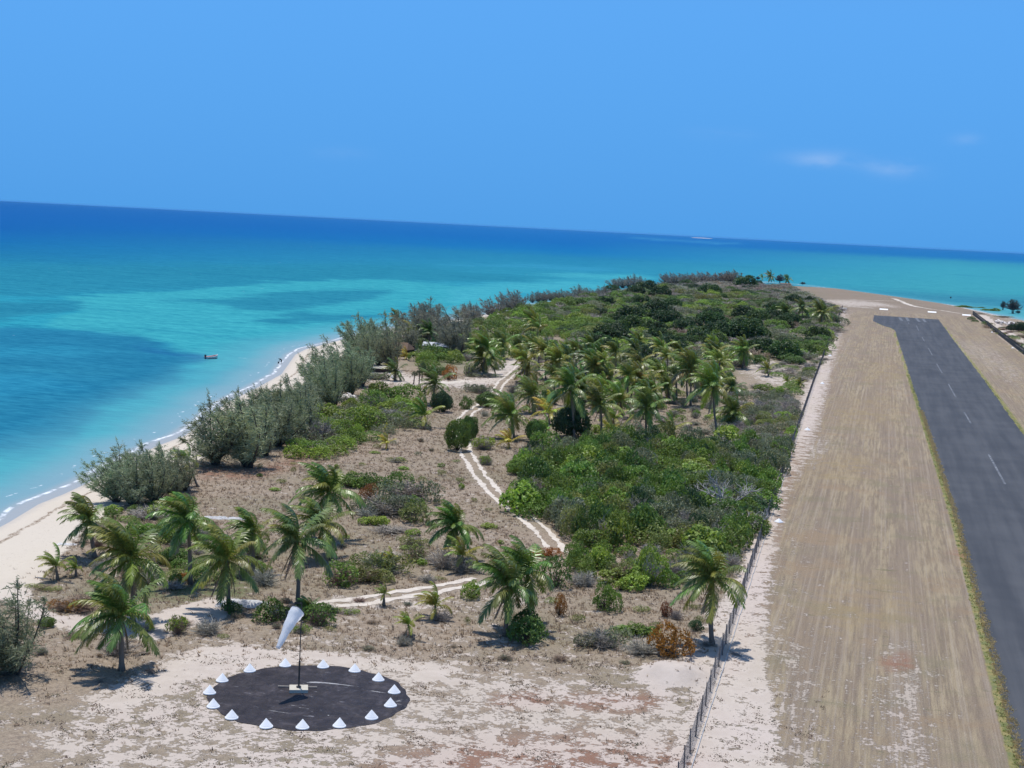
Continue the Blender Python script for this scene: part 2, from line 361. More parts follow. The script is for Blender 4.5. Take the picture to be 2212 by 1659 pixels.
def leaf_mat(name, trans=.28, rough=.5, spec=.35, lo=.6, hi=1.35):
    n = NT(name); oc = n.node('ShaderNodeObjectInfo').outputs['Color']; rnd = n.node('ShaderNodeObjectInfo').outputs['Random']
    v = n.mr(n.attr('var'), 0, 1, lo, hi, False)
    hs = n.node('ShaderNodeHueSaturation', {'Color': oc, 'Hue': n.mr(rnd, 0, 1, .49, .51, False), 'Value': n.math('MULTIPLY', v, n.mr(rnd, 0, 1, .86, 1.14, False))})
    col = hs.outputs[0]
    b = n.pbr(col, rough, spec)
    tr = n.node('ShaderNodeBsdfTranslucent'); n.l.new(n.mix(.5, col, (.5, .55, .06), 'MULTIPLY'), tr.inputs[0]); n.l.new(n.mix(.35, col, (.9, 1, .2), 'MULTIPLY'), tr.inputs[0])
    mx = n.node('ShaderNodeMixShader', {0: trans}); n.l.new(b, mx.inputs[1]); n.l.new(tr.outputs[0], mx.inputs[2])
    return n.done(mx.outputs[0])
M_leaf = leaf_mat('leaf', .38); M_frond = leaf_mat('frond', .25, .38, .5, .65, 1.35); M_needle = leaf_mat('needle', .32, .7, .15, .65, 1.35)
M_dry = leaf_mat('dry_twig', .0, .8, .1, .7, 1.4)
def tint_mat(name, rough=.8):
    n = NT(name); oc = n.node('ShaderNodeObjectInfo').outputs['Color']; f = n.noise(7, 5, .7, n.node('ShaderNodeTexCoord').outputs['Object'])
    return n.done(n.pbr(n.mix(1., oc, n.mix(f, (.6, .6, .6), (1.35, 1.35, 1.35)), 'MULTIPLY'), rough, .2, n.bump(f, .4, .03)))
M_bark = tint_mat('bark')
def palm_bark():
    n = NT('palm_bark'); oc = n.node('ShaderNodeObjectInfo').outputs['Color']; tc = n.node('ShaderNodeTexCoord').outputs['Object']
    w = n.node('ShaderNodeTexWave', {'Scale': 3.2, 'Distortion': 1.2, 'Detail': 2.}, bands_direction='Z'); n.l.new(tc, w.inputs[0])
    f = n.noise(6, 4, .6, tc); k = n.math('ADD', n.math('MULTIPLY', w.outputs['Fac'], .5), n.math('MULTIPLY', f, .6))
    return n.done(n.pbr(n.mix(1., oc, n.mix(k, (.6, .6, .6), (1.4, 1.38, 1.3)), 'MULTIPLY'), .85, .2, n.bump(w.outputs['Fac'], .6, .03)))
M_palmbark = palm_bark()
M_white = simple('white_paint', (.86, .86, .85), .5, .4, .04)
def cloth_mat():
    n = NT('white_cloth'); f = n.noise(3, 4, .6, n.node('ShaderNodeTexCoord').outputs['Object']); c = n.mix(f, (.88, .88, .89), (.93, .93, .92))
    b = n.pbr(c, .8, .1, n.bump(f, .3, .05)); tr = n.node('ShaderNodeBsdfTranslucent', {0: (.85, .86, .88, 1)}); mx = n.node('ShaderNodeMixShader', {0: .55}); n.l.new(b, mx.inputs[1]); n.l.new(tr.outputs[0], mx.inputs[2]); return n.done(mx.outputs[0])
M_cloth = cloth_mat()
M_pole = simple('dark_steel', (.05, .045, .04), .5, .5, .3)
M_wire = simple('fence_wire', (.13, .14, .155), .5, .4, .2)
M_post = simple('fence_post', (.13, .12, .115), .7, .3, .3)
M_pipe = simple('pale_pipe', (.46, .46, .46), .45, .4, .1)
M_shade = simple('shade_cloth', (.035, .043, .05), .85, .2, .35, 2)
M_conc = simple('concrete', (.50, .46, .38), .85, .2, .25, 4)
M_stone = tint_mat('pale_stone', .85)
M_thatch = simple('thatch', (.16, .11, .08), .9, .1, .45, 5)
M_tin = simple('corrugated_tin', (.62, .64, .68), .35, .6, .25, 1.5, .2)
M_dark = simple('dark_timber', (.05, .035, .028), .85, .2, .4)
M_wood = simple('grey_timber', (.36, .32, .27), .85, .2, .3)

def ground_mat():
    n = NT('ground'); P = n.pos(); sandA = n.attr('sand'); mowA = n.attr('mow'); d = n.attr('shore')
    big = n.noise(.045, 4, .6, P); med = n.noise(.55, 5, .65, P); fine = n.noise(2.6, 5, .7, P); vf = n.noise(9, 4, .7, P)
    # wheel- and mower-streaks run along the strip
    st = n.noise(1.0, 5, .75, n.pos((1.7, .10, 1))); st2 = n.noise(1.0, 3, .6, n.pos((.30, .02, 1))); blotch = n.noise(.11, 5, .65, P)
    # bare sand
    s1 = n.mix(n.mr(med, .3, .7), (.43, .368, .305), (.515, .45, .382)); s1 = n.mix(n.mr(big, .35, .65), s1, n.mix(.5, s1, (.50, .425, .385)))
    wet = n.math('MULTIPLY', n.mr(n.math('ADD', d, n.math('MULTIPLY', med, 1.4)), 1.2, 3.4, 1., 0.), .55)
    s1 = n.mix(wet, s1, (.36, .335, .32))
    wr = n.math('ABSOLUTE', n.math('SUBTRACT', n.math('ADD', d, n.math('MULTIPLY', n.math('SUBTRACT', med, .5), 2.2)), 4.6))
    wk = n.math('MULTIPLY', n.mr(wr, .12, .5, 1, 0), n.mr(fine, .4, .56))
    wr2 = n.math('ABSOLUTE', n.math('SUBTRACT', n.math('ADD', d, n.math('MULTIPLY', n.math('SUBTRACT', big, .5), 9)), 9.))
    wk2 = n.math('MULTIPLY', n.math('MULTIPLY', n.mr(wr2, .8, 3.2, 1, 0), n.mr(fine, .60, .66)), .5)
    s1 = n.mix(n.math('MAXIMUM', wk, wk2), s1, (.20, .145, .10))
    s1 = n.mix(n.mr(d, 24, 12, 0, .8), s1, (.56, .495, .405))
    s1 = n.mix(wet, s1, (.36, .335, .32)); s1 = n.mix(n.math('MAXIMUM', wk, wk2), s1, (.20, .145, .10))
    s1 = n.mix(n.math('MULTIPLY', n.attr('red'), .32), s1, (.46, .345, .305))
    # dry scrub floor
    g1 = n.mix(n.mr(fine, .3, .7), (.24, .185, .14), (.41, .33, .25)); g1 = n.mix(n.mr(big, .4, .66), g1, n.mix(.6, g1, (.21, .19, .12)))
    g1 = n.mix(n.mr(med, .58, .74, 0, .6), g1, (.16, .14, .12))
    g1 = n.mix(n.mr(n.node('ShaderNodeSeparateXYZ', {0: P}).outputs[1], 700, 900, 0, .55), g1, (.20, .155, .12))
    g1 = n.mix(n.math('MULTIPLY', n.attr('green'), n.mr(med, .35, .6, .5, .95)), g1, (.11, .14, .055))
    # mown strip
    m1 = n.mix(n.mr(st, .38, .62), (.23, .178, .124), (.365, .295, .195)); m1 = n.mix(n.mr(st2, .42, .58, 0, .7), m1, (.235, .182, .142)); st3 = n.noise(1.0, 3, .7, n.pos((2.4, .05, 1))); m1 = n.mix(n.mr(st3, .54, .68, 0, .35), m1, (.14, .115, .095)); m1 = n.mix(n.mr(st3, .44, .32, 0, .3), m1, (.36, .30, .215)); st4 = n.noise(1.0, 2, .6, n.pos((2.8, .012, 1))); m1 = n.mix(n.mr(st4, .55, .62, 0, .28), m1, (.42, .36, .30)); m1 = n.mix(n.mr(st4, .45, .38, 0, .28), m1, (.16, .13, .105))
    m1 = n.mix(n.mr(blotch, .52, .66, 0, .5), m1, (.205, .185, .115)); m1 = n.mix(n.mr(blotch, .46, .34, 0, .6), m1, (.30, .215, .135))
    m1 = n.mix(n.math('MULTIPLY', n.attr('gold'), n.mr(n.math('ADD', n.math('MULTIPLY', med, .5), n.math('MULTIPLY', blotch, .5)), .42, .6, 0, .6)), m1, (.33, .245, .13))
    m1 = n.mix(n.mr(n.noise(.5, 4, .7, n.pos((.5, 1.6, 1))), .62, .7, 0, .6), m1, (.12, .13, .065))
    mowA = n.mr(n.math('ADD', mowA, n.math('MULTIPLY', n.math('ADD', n.math('SUBTRACT', fine, .5), n.math('SUBTRACT', med, .5)), 1.1)), .40, .60)
    g1 = n.mix(mowA, g1, m1)
    vg = n.math('ADD', n.attr('verge'), n.math('MULTIPLY', n.math('SUBTRACT', med, .5), .8)); g1 = n.mix(n.mr(vg, .22, .5, 0, .85), g1, n.mix(n.mr(med, .4, .6), (.14, .185, .055), (.31, .27, .10)))
    g1 = n.mix(n.math('MULTIPLY', n.attr('red'), n.mr(med, .4, .6, .3, .8)), g1, (.27, .125, .085))
    g1 = n.mix(n.mr(vf, .35, .7, 0, .45), g1, (.115, .09, .065)); g1 = n.mix(n.mr(vf, .5, .32, 0, .3), g1, (.36, .29, .20))
    # sand showing through, with crisp ragged edges
    cov = n.math('ADD', n.math('MULTIPLY', med, .55), n.math('MULTIPLY', fine, .45))
    covm = n.math('ADD', n.math('MULTIPLY', st, .30), n.math('ADD', n.math('MULTIPLY', fine, .35), n.math('MULTIPLY', med, .35)))
    cov = n.math('ADD', n.math('MULTIPLY', cov, n.math('SUBTRACT', 1., mowA)), n.math('MULTIPLY', covm, mowA))
    th = n.mr(sandA, 0, 1, .30, .72, False)
    spk = n.math('MULTIPLY', n.mr(n.noise(1.3, 3, .6, P), .60, .66), n.math('SUBTRACT', 1., mowA)); cov = n.math('SUBTRACT', cov, n.math('MULTIPLY', spk, .10))
    f = n.math('MULTIPLY', n.mr(n.math('SUBTRACT', th, cov), -.015, .03), n.mr(mowA, 0, 1, 1, .72))
    col = n.mix(f, g1, s1)
    h = n.math('ADD', n.math('MULTIPLY', fine, .6), n.math('MULTIPLY', vf, .4))
    h2 = n.math('MULTIPLY', h, n.mr(f, 0, 1, 1, .35))
    return n.done(n.pbr(col, .95, .08, n.bump(h2, .8, .22)))
def sea_mat():
    n = NT('sea_water'); P = n.pos(); d = n.attr('shore')   # negative out at sea
    base = n.attr('seac', 'Color')
    a = n.noise(.022, 5, .62, n.pos((.6, 1.3, 1))); b = n.noise(.16, 4, .6, n.pos((.5, 1.2, 1))); w = n.noise(.55, 3, .65, n.pos((.45, 1.5, 1))); big = n.noise(.0035, 5, .6, n.pos((.5, 1, 1))); w2 = n.math('ADD', n.math('MULTIPLY', w, .6), n.math('MULTIPLY', n.noise(.085, 5, .72, n.pos((.5, 1.6, 1))), .4))
    k = n.math('ADD', n.math('MULTIPLY', n.math('SUBTRACT', a, .5), 1.0), n.math('ADD', n.math('MULTIPLY', n.math('SUBTRACT', b, .5), .5), n.math('MULTIPLY', n.math('SUBTRACT', big, .5), .8)))
    c = n.mix(n.mr(k, .06, .3, 0, .34), base, n.mix(1., base, (.45, .62, .8), 'MULTIPLY')); c = n.mix(n.mr(k, -.08, -.4, 0, .25), c, n.mix(1., base, (1.7, 1.25, 1.05), 'MULTIPLY'))
    c = n.mix(1., c, n.node('ShaderNodeCombineColor', {0: n.mr(w2, .33, .67, .5, 1.45), 1: n.mr(w2, .33, .67, .74, 1.24), 2: n.mr(w2, .33, .67, .82, 1.16)}).outputs[0], 'MULTIPLY')
    # shallows over pale sand
    dn = n.math('ADD', d, n.math('MULTIPLY', n.math('SUBTRACT', a, .5), 9.))
    east = n.mr(n.node('ShaderNodeSeparateXYZ', {0: P}).outputs[1], 820, 1000, 1, .35)
    c = n.mix(n.math('MULTIPLY', n.mr(dn, -30, -8, 0, .75), east), c, lin(104,184,206)); c = n.mix(n.math('MULTIPLY', n.mr(dn, -14, -1.5, 0, .85), east), c, lin(150,184,206)); c = n.mix(n.mr(d, -3, -.2, 0, .8), c, lin(190,192,204))
    c = n.mix(1., c, (.64, .625, .56), 'MULTIPLY')
    # small breaking waves at the edge, a few whitecaps
    fr = n.noise(.45, 4, .7, P); fr2 = n.noise(.06, 3, .6, P)
    ph = n.math('ABSOLUTE', n.math('ADD', n.math('ADD', d, .9), n.math('MULTIPLY', n.math('SUBTRACT', fr2, .5), 3.)))
    f1 = n.math('MULTIPLY', n.mr(ph, .1, .5, .8, 0), n.mr(fr, .40, .60))
    ph2 = n.math('ABSOLUTE', n.math('ADD', n.math('ADD', d, 4.2), n.math('MULTIPLY', n.math('SUBTRACT', fr2, .5), 6.)))
    f2 = n.math('MULTIPLY', n.mr(ph2, .05, .3, 1, 0), n.mr(fr, .56, .64))
    cap = n.mr(n.noise(.33, 2, .5, n.pos((.35, 1, 1))), .795, .815)
    foam = n.math('MAXIMUM', n.math('MAXIMUM', f1, n.math('MULTIPLY', f2, .7)), n.math('MULTIPLY', cap, .5))
    c = n.mix(foam, c, (.82, .84, .86))
    wv = n.math('ADD', n.math('MULTIPLY', w, 1.), n.math('MULTIPLY', n.noise(2.0, 3, .6, n.pos((.6, 1.4, 1))), .35))
    nor = n.bump(wv, .6, .35)
    df = n.node('ShaderNodeBsdfDiffuse', {'Color': c}); gl = n.node('ShaderNodeBsdfGlossy', {'Roughness': .12, 'Color': (.8, .92, 1, 1)}); n.l.new(nor, gl.inputs['Normal']); n.l.new(nor, df.inputs['Normal'])
    mx = n.node('ShaderNodeMixShader', {0: .05}); n.l.new(df.outputs[0], mx.inputs[1]); n.l.new(gl.outputs[0], mx.inputs[2])
    return n.done(mx.outputs[0])
def runway_mat():
    n = NT('asphalt'); P = n.pos()
    a = n.noise(1., 4, .6, n.pos((.5, .02, 1))); b = n.noise(.1, 5, .6, P); c = n.noise(12, 3, .7, P)
    k = n.math('ADD', n.math('MULTIPLY', a, .5), n.math('ADD', n.math('MULTIPLY', b, .35), n.math('MULTIPLY', c, .15)))
    return n.done(n.pbr(n.mix(n.mr(k, .35, .65), (.043, .047, .055), (.076, .079, .086)), .85, .25, n.bump(c, .4, .02)))
def paint_mat():
    n = NT('worn_paint'); P = n.pos(); f = n.mr(n.noise(1.4, 5, .75, P), .42, .6)
    return n.done(n.pbr(n.mix(f, (.075, .082, .095), (.20, .21, .225)), .8, .2))
def track_mat():
    n = NT('track_sand'); P = n.pos(); m = n.noise(.9, 5, .7, P); f = n.noise(5, 4, .7, P)
    c = n.mix(n.mr(m, .35, .65), (.50, .44, .375), (.62, .555, .48)); c = n.mix(n.mr(f, .62, .7, 0, .7), c, (.30, .22, .16))
    return n.done(n.pbr(c, .95, .05, n.bump(f, .5, .1)))
M_ground, M_sea, M_run, M_paint, M_track = ground_mat(), sea_mat(), runway_mat(), paint_mat(), track_mat()

import time; T0 = time.time()
def tick(w): print('T', w, round(time.time()-T0, 1))
# ---------------------------------------------------------------- ground, sea, runway
def polar(a0, a1, na, radii):
    az = np.linspace(a0, a1, na); A, Rr = np.meshgrid(az, radii)   # azimuth measured to the left of +Y
    X = -np.sin(A)*Rr; Y = np.cos(A)*Rr
    i = np.arange(len(radii)-1)[:, None]*na+np.arange(na-1)[None, :]
    F = np.stack([i, i+na, i+na+1, i+1], -1).reshape(-1, 4)[:, ::-1]
    return X.ravel(), Y.ravel(), F
HW = math.radians(25)
rad = np.concatenate([np.linspace(18, 70, 30)[:-1], np.geomspace(70, 1180, 520)])
azs = None
X, Y, F = polar(HEAD-HW*1.0, HEAD+HW*1.0, 440, rad)
d = sd_shore(X, Y); zz = height(X, Y, d); U, V_ = project(X, Y, zz)
keep = d[F].max(1) > -12
F = F[keep]; used = np.unique(F); remap = np.full(len(X), -1); remap[used] = np.arange(len(used)); F = remap[F]
X, Y, zz, d, U, V_ = (a[used] for a in (X, Y, zz, d, U, V_))
onroad = 1-smooth(rfence_x(Y)-.5, rfence_x(Y)+.3, X)
sa = np.maximum(sample(sand, U, V_), 0); sroad = smooth(.3, 1.0, X-rfence_x(Y))*(1-smooth(6.0, 8.0, X-rfence_x(Y)+1.5*vnoise(X, Y, 9)))*(1-smooth(842, 850, Y))
sa = np.maximum(sa*np.where(X > rfence_x(Y)+6, .8, 1), sroad)
sa = np.where(d < np.where(Y > 650, 2.5, 9+5*vnoise(X, Y, 20)), 1., sa)
sa = np.where((X > rfence_x(Y)+8) & (d > 3), .36, sa)
gm = np.exp(-(((X-MOUND[0])/3.2)**2+((Y-MOUND[1])/4.2)**2)); sa = np.maximum(sa, np.clip(1.25*gm, 0, .9))
def rwl0(Y): return np.interp(Y, [40, 131, 203, 337, 567, 640, 655, 668, 705], [11.9, 11.9, 11.7, 9.9, 6.8, 5.9, 4.2, 1.0, -4.0])
def rwr0(Y): return np.interp(Y, [40, 320, 430, 704], [29.4, 29.0, 29.0, 27.9])
obj('ground', mesh('ground', np.stack([X, Y, zz], 1), F, M_ground, True,
    dict(sand=sa, mow=sample(mow, U, V_)*(1-smooth(-.8, .2, X-rfence_x(Y))), shore=d, gold=sample(gold, U, V_), red=sample(red, U, V_), green=np.maximum(sample(green, U, V_), 0), verge=np.maximum(0, 1-np.abs(X-(rwl0(Y)-.3))/.75)*(Y < 690)+.7*np.maximum(0, 1-np.abs(X-(rwr0(Y)+.4))/1.2)*(Y < 705))), kind='structure')

rs = np.concatenate([np.geomspace(60, 1500, 480)[:-1], np.geomspace(1500, 60000, 150)])
X, Y, F = polar(HEAD-HW*1.15, HEAD+HW*1.15, 300, rs)
d = sd_shore(X, Y); d = np.where(Y > 1200, -np.abs(d), d)
U, V_ = project(X, Y, np.full(len(X), SEA)); dd_ = np.clip(np.hypot(X, Y)/300, .6, 6); sc_ = sample(seac, U+(70*vnoise(X, Y, 40)+44*vnoise(X, Y, 15)+26*vnoise(X, Y, 5))/dd_, V_+(20*vnoise(X+70, Y, 30)+15*vnoise(X, Y+30, 11)+10*vnoise(X, Y, 4))/dd_)
nf = len(X); V3 = np.stack([X, Y, np.full(nf, SEA)], 1)
X2, Y2, F2 = polar(HEAD+HW*1.15, HEAD-HW*1.15+2*math.pi, 60, np.geomspace(60, 60000, 30))
c2 = ramp([(60, (62,170,200)), (900, (58,160,196)), (2500, (40,118,186)), (60000, (60,140,214))], np.hypot(X2, Y2))
V3 = np.concatenate([V3, np.stack([X2, Y2, np.full(len(X2), SEA)], 1)])
obj('sea', mesh('sea', V3, np.concatenate([F, F2+nf]), M_sea, True, dict(seac=np.concatenate([sc_, c2]), shore=np.concatenate([d, np.full(len(X2), -300.)]))), kind='structure')

def rwl(Y): return np.interp(Y, [40, 131, 203, 337, 567, 640, 655, 668, 705], [11.9, 11.9, 11.7, 9.9, 6.8, 5.9, 4.2, 1.0, -4.0])
def rwr(Y): return np.interp(Y, [40, 320, 430, 704], [29.4, 29.0, 29.0, 27.9])
ys = np.concatenate([np.linspace(30, 640, 800), np.linspace(641, 706, 60)])
L = rwl(ys)+.22*vnoise(ys, ys*0, 1.7)*2; Rr = rwr(ys)+.22*vnoise(ys, ys*0+50, 1.9)*2
top_l, top_r = at(*ZR(293,237)), at(*ZR(990,283))
k = smooth(690, 706, ys)
V = []; 
for i, y in enumerate(ys):
    yl = min(y, top_l.y); yr = y*(top_r.y/706) if y > 600 else y
    V += [(L[i], yl if y < 706 else top_l.y, .016), (Rr[i], min(yr, top_r.y), .016)]
F = np.array([(2*i, 2*i+1, 2*i+3, 2*i+2) for i in range(len(ys)-1)])
obj('runway', mesh('runway', V, F, M_run), kind='structure')
def strip(a, b, w, z=.024, name='painted_marking'):
    a, b = Vector((a[0], a[1], 0)), Vector((b[0], b[1], 0)); dd = (b-a).normalized(); s = Vector((-dd.y, dd.x, 0))*w/2
    vs = [a-s, b-s, b+s, a+s]; vs = [(v.x, v.y, z) for v in vs]; return vs
for (x0, y0), (x1, y1) in [((795,370),(822,436)), ((868,520),(900,577)), ((950,665),(1003,760)), ((1060,872),(1133,995)), ((1215,1140),(1312,1312)), ((1425,1512),(1510,1657))]:
    a, b = at(*ZR(x0, y0)), at(*ZR(x1, y1))
    obj('centre_line_dash', mesh('centre_line_dash', strip(a, b, .34), [(0,1,2,3)], M_paint), kind='structure')
a, b = at(2136,982), at(2171,1046)
obj('centre_line_dash', mesh('centre_line_dash', strip(a, b, .36), [(0,1,2,3)], M_paint), kind='structure')
for yy in (60, 105, 150): 
    if yy < 200: obj('centre_line_dash', mesh('centre_line_dash', strip((20.7, yy), (20.7, yy+18), .36), [(0,1,2,3)], M_paint), kind='structure')
for (x0, y0), (x1, y1) in [((572,262),(600,305)), ((660,262),(690,310)), ((790,270),(832,320)), ((880,280),(915,325))]:
    a, b = at(*ZR(x0, y0)), at(*ZR(x1, y1))
    obj('threshold_bar', mesh('threshold_bar', strip(a, b, 1.3), [(0,1,2,3)], M_paint), kind='structure')
# runway number, painted to be read from the far end
def glyph(strokes, cx, cy, w, h):
    m = MB()
    for a, b in strokes:
        pa = (cx-(a[0]-.5)*w, cy-(a[1]-.5)*h); pb = (cx-(b[0]-.5)*w, cy-(b[1]-.5)*h)
        m.add(strip(pa, pb, .55, .026+.0015*len(m.F)), [(0,1,2,3)])
    return m
ca, cb = at(*ZR(690,338)), at(*ZR(855,350))
one = [((.5,0),(.5,1)), ((.5,1),(.2,.75))]; two = [((0,.8),(.2,1)), ((.2,1),(.8,1)), ((.8,1),(1,.8)), ((1,.8),(1,.6)), ((1,.6),(0,0)), ((0,0),(1,0))]
obj('runway_number', glyph(one, ca.x, ca.y, 2.2, 9).mesh('runway_number', M_paint), kind='structure')
obj('runway_number', glyph(two, cb.x, cb.y, 2.6, 9).mesh('runway_number', M_paint), kind='structure')

# wheel tracks of the sand road
def ribbon(pts, w, name='sand_track', off=0, lift=.035, smoothn=6):
    P = np.array([(p.x, p.y) for p in pts]); t = np.linspace(0, len(P)-1, len(P)*smoothn)
    # catmull-rom
    Q = []
    for tt in t:
        i = min(int(tt), len(P)-2); f = tt-i; p0, p1, p2, p3 = P[max(i-1, 0)], P[i], P[i+1], P[min(i+2, len(P)-1)]
        Q.append(.5*((2*p1)+(-p0+p2)*f+(2*p0-5*p1+4*p2-p3)*f*f+(-p0+3*p1-3*p2+p3)*f**3))
    Q = np.array(Q); seg = np.concatenate([[0], np.cumsum(np.hypot(*np.diff(Q, axis=0).T))]); n = max(6, int(seg[-1]/.45))
    q = np.stack([np.interp(np.linspace(0, seg[-1], n), seg, Q[:, k]) for k in (0, 1)], 1)
    dd = np.gradient(q, axis=0); dd /= np.linalg.norm(dd, axis=1)[:, None]+1e-9; s = np.stack([-dd[:, 1], dd[:, 0]], 1)
    q = q+s*off
    wl_ = w/2*np.clip(1+1.5*vnoise(q[:, 0], q[:, 1], .7)+1.1*vnoise(q[:, 0], q[:, 1], 3.), .15, 2); wr_ = w/2*np.clip(1+1.5*vnoise(q[:, 0]+40, q[:, 1], .7)+1.1*vnoise(q[:, 0]+70, q[:, 1], 3.), .15, 2)
    cols = [q-s*wr_[:, None], q-s*wr_[:, None]*.4, q+s*wl_[:, None]*.4, q+s*wl_[:, None]]
    V = [];
    for c in cols:
        V.append(np.stack([c[:, 0], c[:, 1], height(c[:, 0], c[:, 1])+lift], 1))
    V = np.stack(V, 1).reshape(-1, 3)
    F = np.array([(4*i+k, 4*i+k+1, 4*i+4+k+1, 4*i+4+k) for i in range(n-1) for k in range(3)])[:, ::-1]
    return obj(name, mesh(name, V, F, M_track, True), kind='structure')
tr = [at(*p) for p in [(1205,1195),(1190,1172),(1165,1142),(1130,1112),(1082,1078),(1052,1045),(1030,1015),(1012,988),(1003,968),(999,945),(994,918),(1000,905),(1014,890),(1030,882),(1050,868),(1066,850),(1080,832),(1096,816),(1114,800),(1132,782),(1152,770),(1170,765),(1176,752),(1170,738),(1168,730)]]
ribbon(tr, .62, off=.85); ribbon(tr, .62, off=-.85)
lw = [at(*p) for p in [(1040,1252),(1000,1262),(950,1272),(900,1280),(850,1286),(790,1298),(720,1306),(690,1310)]]
ribbon(lw, .95, off=.9, lift=.03); ribbon(lw, .8, off=-1.0, lift=.03)
cl = [at(*ZE(*p)) for p in [(1500,815),(1440,815)]]; ribbon(cl, 1.2)
ct = [at(*ZE(*p)) for p in [(1010,985),(900,1000),(800,1005),(740,990)]]; ribbon(ct, 2.4)
ribbon([at(*ZR(*p)) for p in [(505,15),(600,55),(700,95),(800,122),(850,130)]], 3.2, lift=.05)
ribbon([at(*ZR(*p)) for p in [(-80,30),(150,36),(350,42),(500,45)]], 2.2, lift=.05)
ribbon([at(*ZR(*p)) for p in [(-110,118),(0,125),(120,134),(230,140)]], 3.2, lift=.05)
ribbon([at(*ZR(*p)) for p in [(850,130),(1000,155),(1150,175),(1300,200),(1400,212)]], 1.6, lift=.05)

tick('ground')
# ---------------------------------------------------------------- windsock circle
def windsock():
    n = NT('black_sheeting'); P = n.pos(); f = n.noise(.8, 5, .7, P, dist=.6); g = n.noise(1.0, 5, .75, n.pos((.6, 1.8, 1)))
    c = n.mix(n.mr(f, .3, .7), (.020, .015, .016), (.040, .032, .034)); c = n.mix(n.mr(g, .62, .70, 0, .7), c, (.26, .25, .27)); g2 = n.noise(.5, 6, .75, n.pos((.35, 1.6, 1)), dist=.8); c = n.mix(n.mr(g2, .63, .68, 0, .85), c, (.42, .41, .41)); c = n.mix(n.mr(f, .52, .7, 0, .35), c, (.10, .085, .09))
    dots = n.noise(1.6, 1, .5, P); c = n.mix(n.mr(dots, .80, .82), c, (.5, .5, .5))
    fold = n.noise(.7, 4, .6, n.pos((1.6, .8, 1)), dist=1.5)
    mat = n.done(n.pbr(c, .55, .22, n.bump(fold, .9, .25)))
    cx, cy = DISC; r = 7.5; rr = np.linspace(0, r, 22); aa = np.linspace(0, 2*math.pi, 97)[:-1]
    V = [(0, 0, .07)]; F = []
    for i, q in enumerate(rr[1:]):
        for a in aa:
            qq = q*(1+(.012*math.sin(9*a)+.01*math.sin(23*a+1) if i == 20 else 0)); x, y = qq*math.cos(a), qq*math.sin(a)
            V.append((x, y, .055+.05*float(vnoise(np.array([x]), np.array([y]), .9)[0]) - (.03 if i == 20 else 0)))
    for k in range(96): F.append((0, 1+k, 1+(k+1) % 96))
    for i in range(20):
        for k in range(96): F.append((1+i*96+k, 1+(i+1)*96+k, 1+(i+1)*96+(k+1) % 96, 1+i*96+(k+1) % 96))
    obj('ground_sheet', mesh('ground_sheet', V, F, mat, True), loc=(cx, cy, 0), label='round black plastic sheet pinned flat on the sand under the windsock', category='ground sheet')
    # mast and sock
    base = at(*ZK(1247,803)); ht = (top_of(base, *ZK(1262,128))-base).length
    t = thing('windsock_mast', 'thin dark steel mast with a white windsock at its top, on the black circle', 'windsock', base)
    m = MB(); m.tube([(0,0,.25),(0,0,2.4)], .075, 8); obj('lower_pole', m.mesh('lower_pole', M_pole), t)
    m = MB(); m.tube([(0,0,2.4),(0,0,ht)], .045, 8); m.tube([(0,0,ht),(0,0,ht+.25)], .02, 6); obj('upper_pole', m.mesh('upper_pole', M_pole), t)
    m = MB(); m.box(-.7,.7,-.62,.62,.0,.32); o = obj('concrete_footing', m.mesh('concrete_footing', M_conc), t, rot=(0,0,HEAD+.15))
    m = MB(); m.tube([(-.0,0,.36),(0,0,.42)], .2, 8); obj('base_plate', m.mesh('base_plate', M_pole), t)
    # directions in the camera's horizontal frame
    ex = Vector((math.cos(HEAD), math.sin(HEAD), 0)); ey = Vector((-math.sin(HEAD), math.cos(HEAD), 0))
    fw = Vector((base.x, base.y, 0)).normalized()
    mouth = top_of(base-fw*.12, *ZK(1236,172))-base; tail = top_of(base-fw*2.2, *ZK(1085,463))-base
    mid = mouth.lerp(tail, .45)+(ex*-.05+Vector((0,0,.22)))
    V = []; F = []; nr, ns = 30, 20; prev = None
    for i in range(nr+1):
        s = i/nr; p = (1-s)**2*mouth+2*s*(1-s)*mid+s*s*tail; dv = (2*(1-s)*(mid-mouth)+2*s*(tail-mid)).normalized()
        a = dv.cross(Vector((0,0,1))).normalized(); b = dv.cross(a); R_ = .56*(1-s)+.16*s; R_ *= 1+.05*math.sin(s*17)*(s > .08)
        for k in range(ns):
            th = 2*math.pi*k/ns; w = 1+.05*math.sin(3*th+s*9)+.04*math.sin(5*th-s*13)+.03*math.sin(s*70+2*th)
            V.append(p+R_*w*(math.cos(th)*a+math.sin(th)*b))
    for i in range(nr):
        for k in range(ns): F.append((i*ns+k, i*ns+(k+1) % ns, (i+1)*ns+(k+1) % ns, (i+1)*ns+k))
    F.append(tuple(range(nr*ns, nr*ns+ns)))
    sock = obj('sock', mesh('sock', V, F, M_cloth, True), t)
    dv = (mid-mouth).normalized(); a = dv.cross(Vector((0,0,1))).normalized(); b = dv.cross(a)
    m = MB(); m.tube([mouth-dv*.02+.58*(math.cos(q)*a+math.sin(q)*b) for q in np.linspace(0, 2*math.pi, 25)], .03, 6, False); obj('hoop', m.mesh('hoop', M_pole), sock)
    m = MB(); m.tube([(0,0,ht-.1), mouth+.6*b], .025, 6); m.tube([(0,0,ht-.9), mouth-.6*b], .02, 6); obj('swivel_arm', m.mesh('swivel_arm', M_pole), t)
    a, b = at(*ZK(1085,778)), at(*ZK(1392,786)); m = MB(); m.tube([(a.x,a.y,.17),(b.x,b.y,.17)], .05, 6)
    obj('pale_pole', m.mesh('pale_pole', M_wood), label='thin pale pole lying on the black sheet behind the mast footing', category='pole')
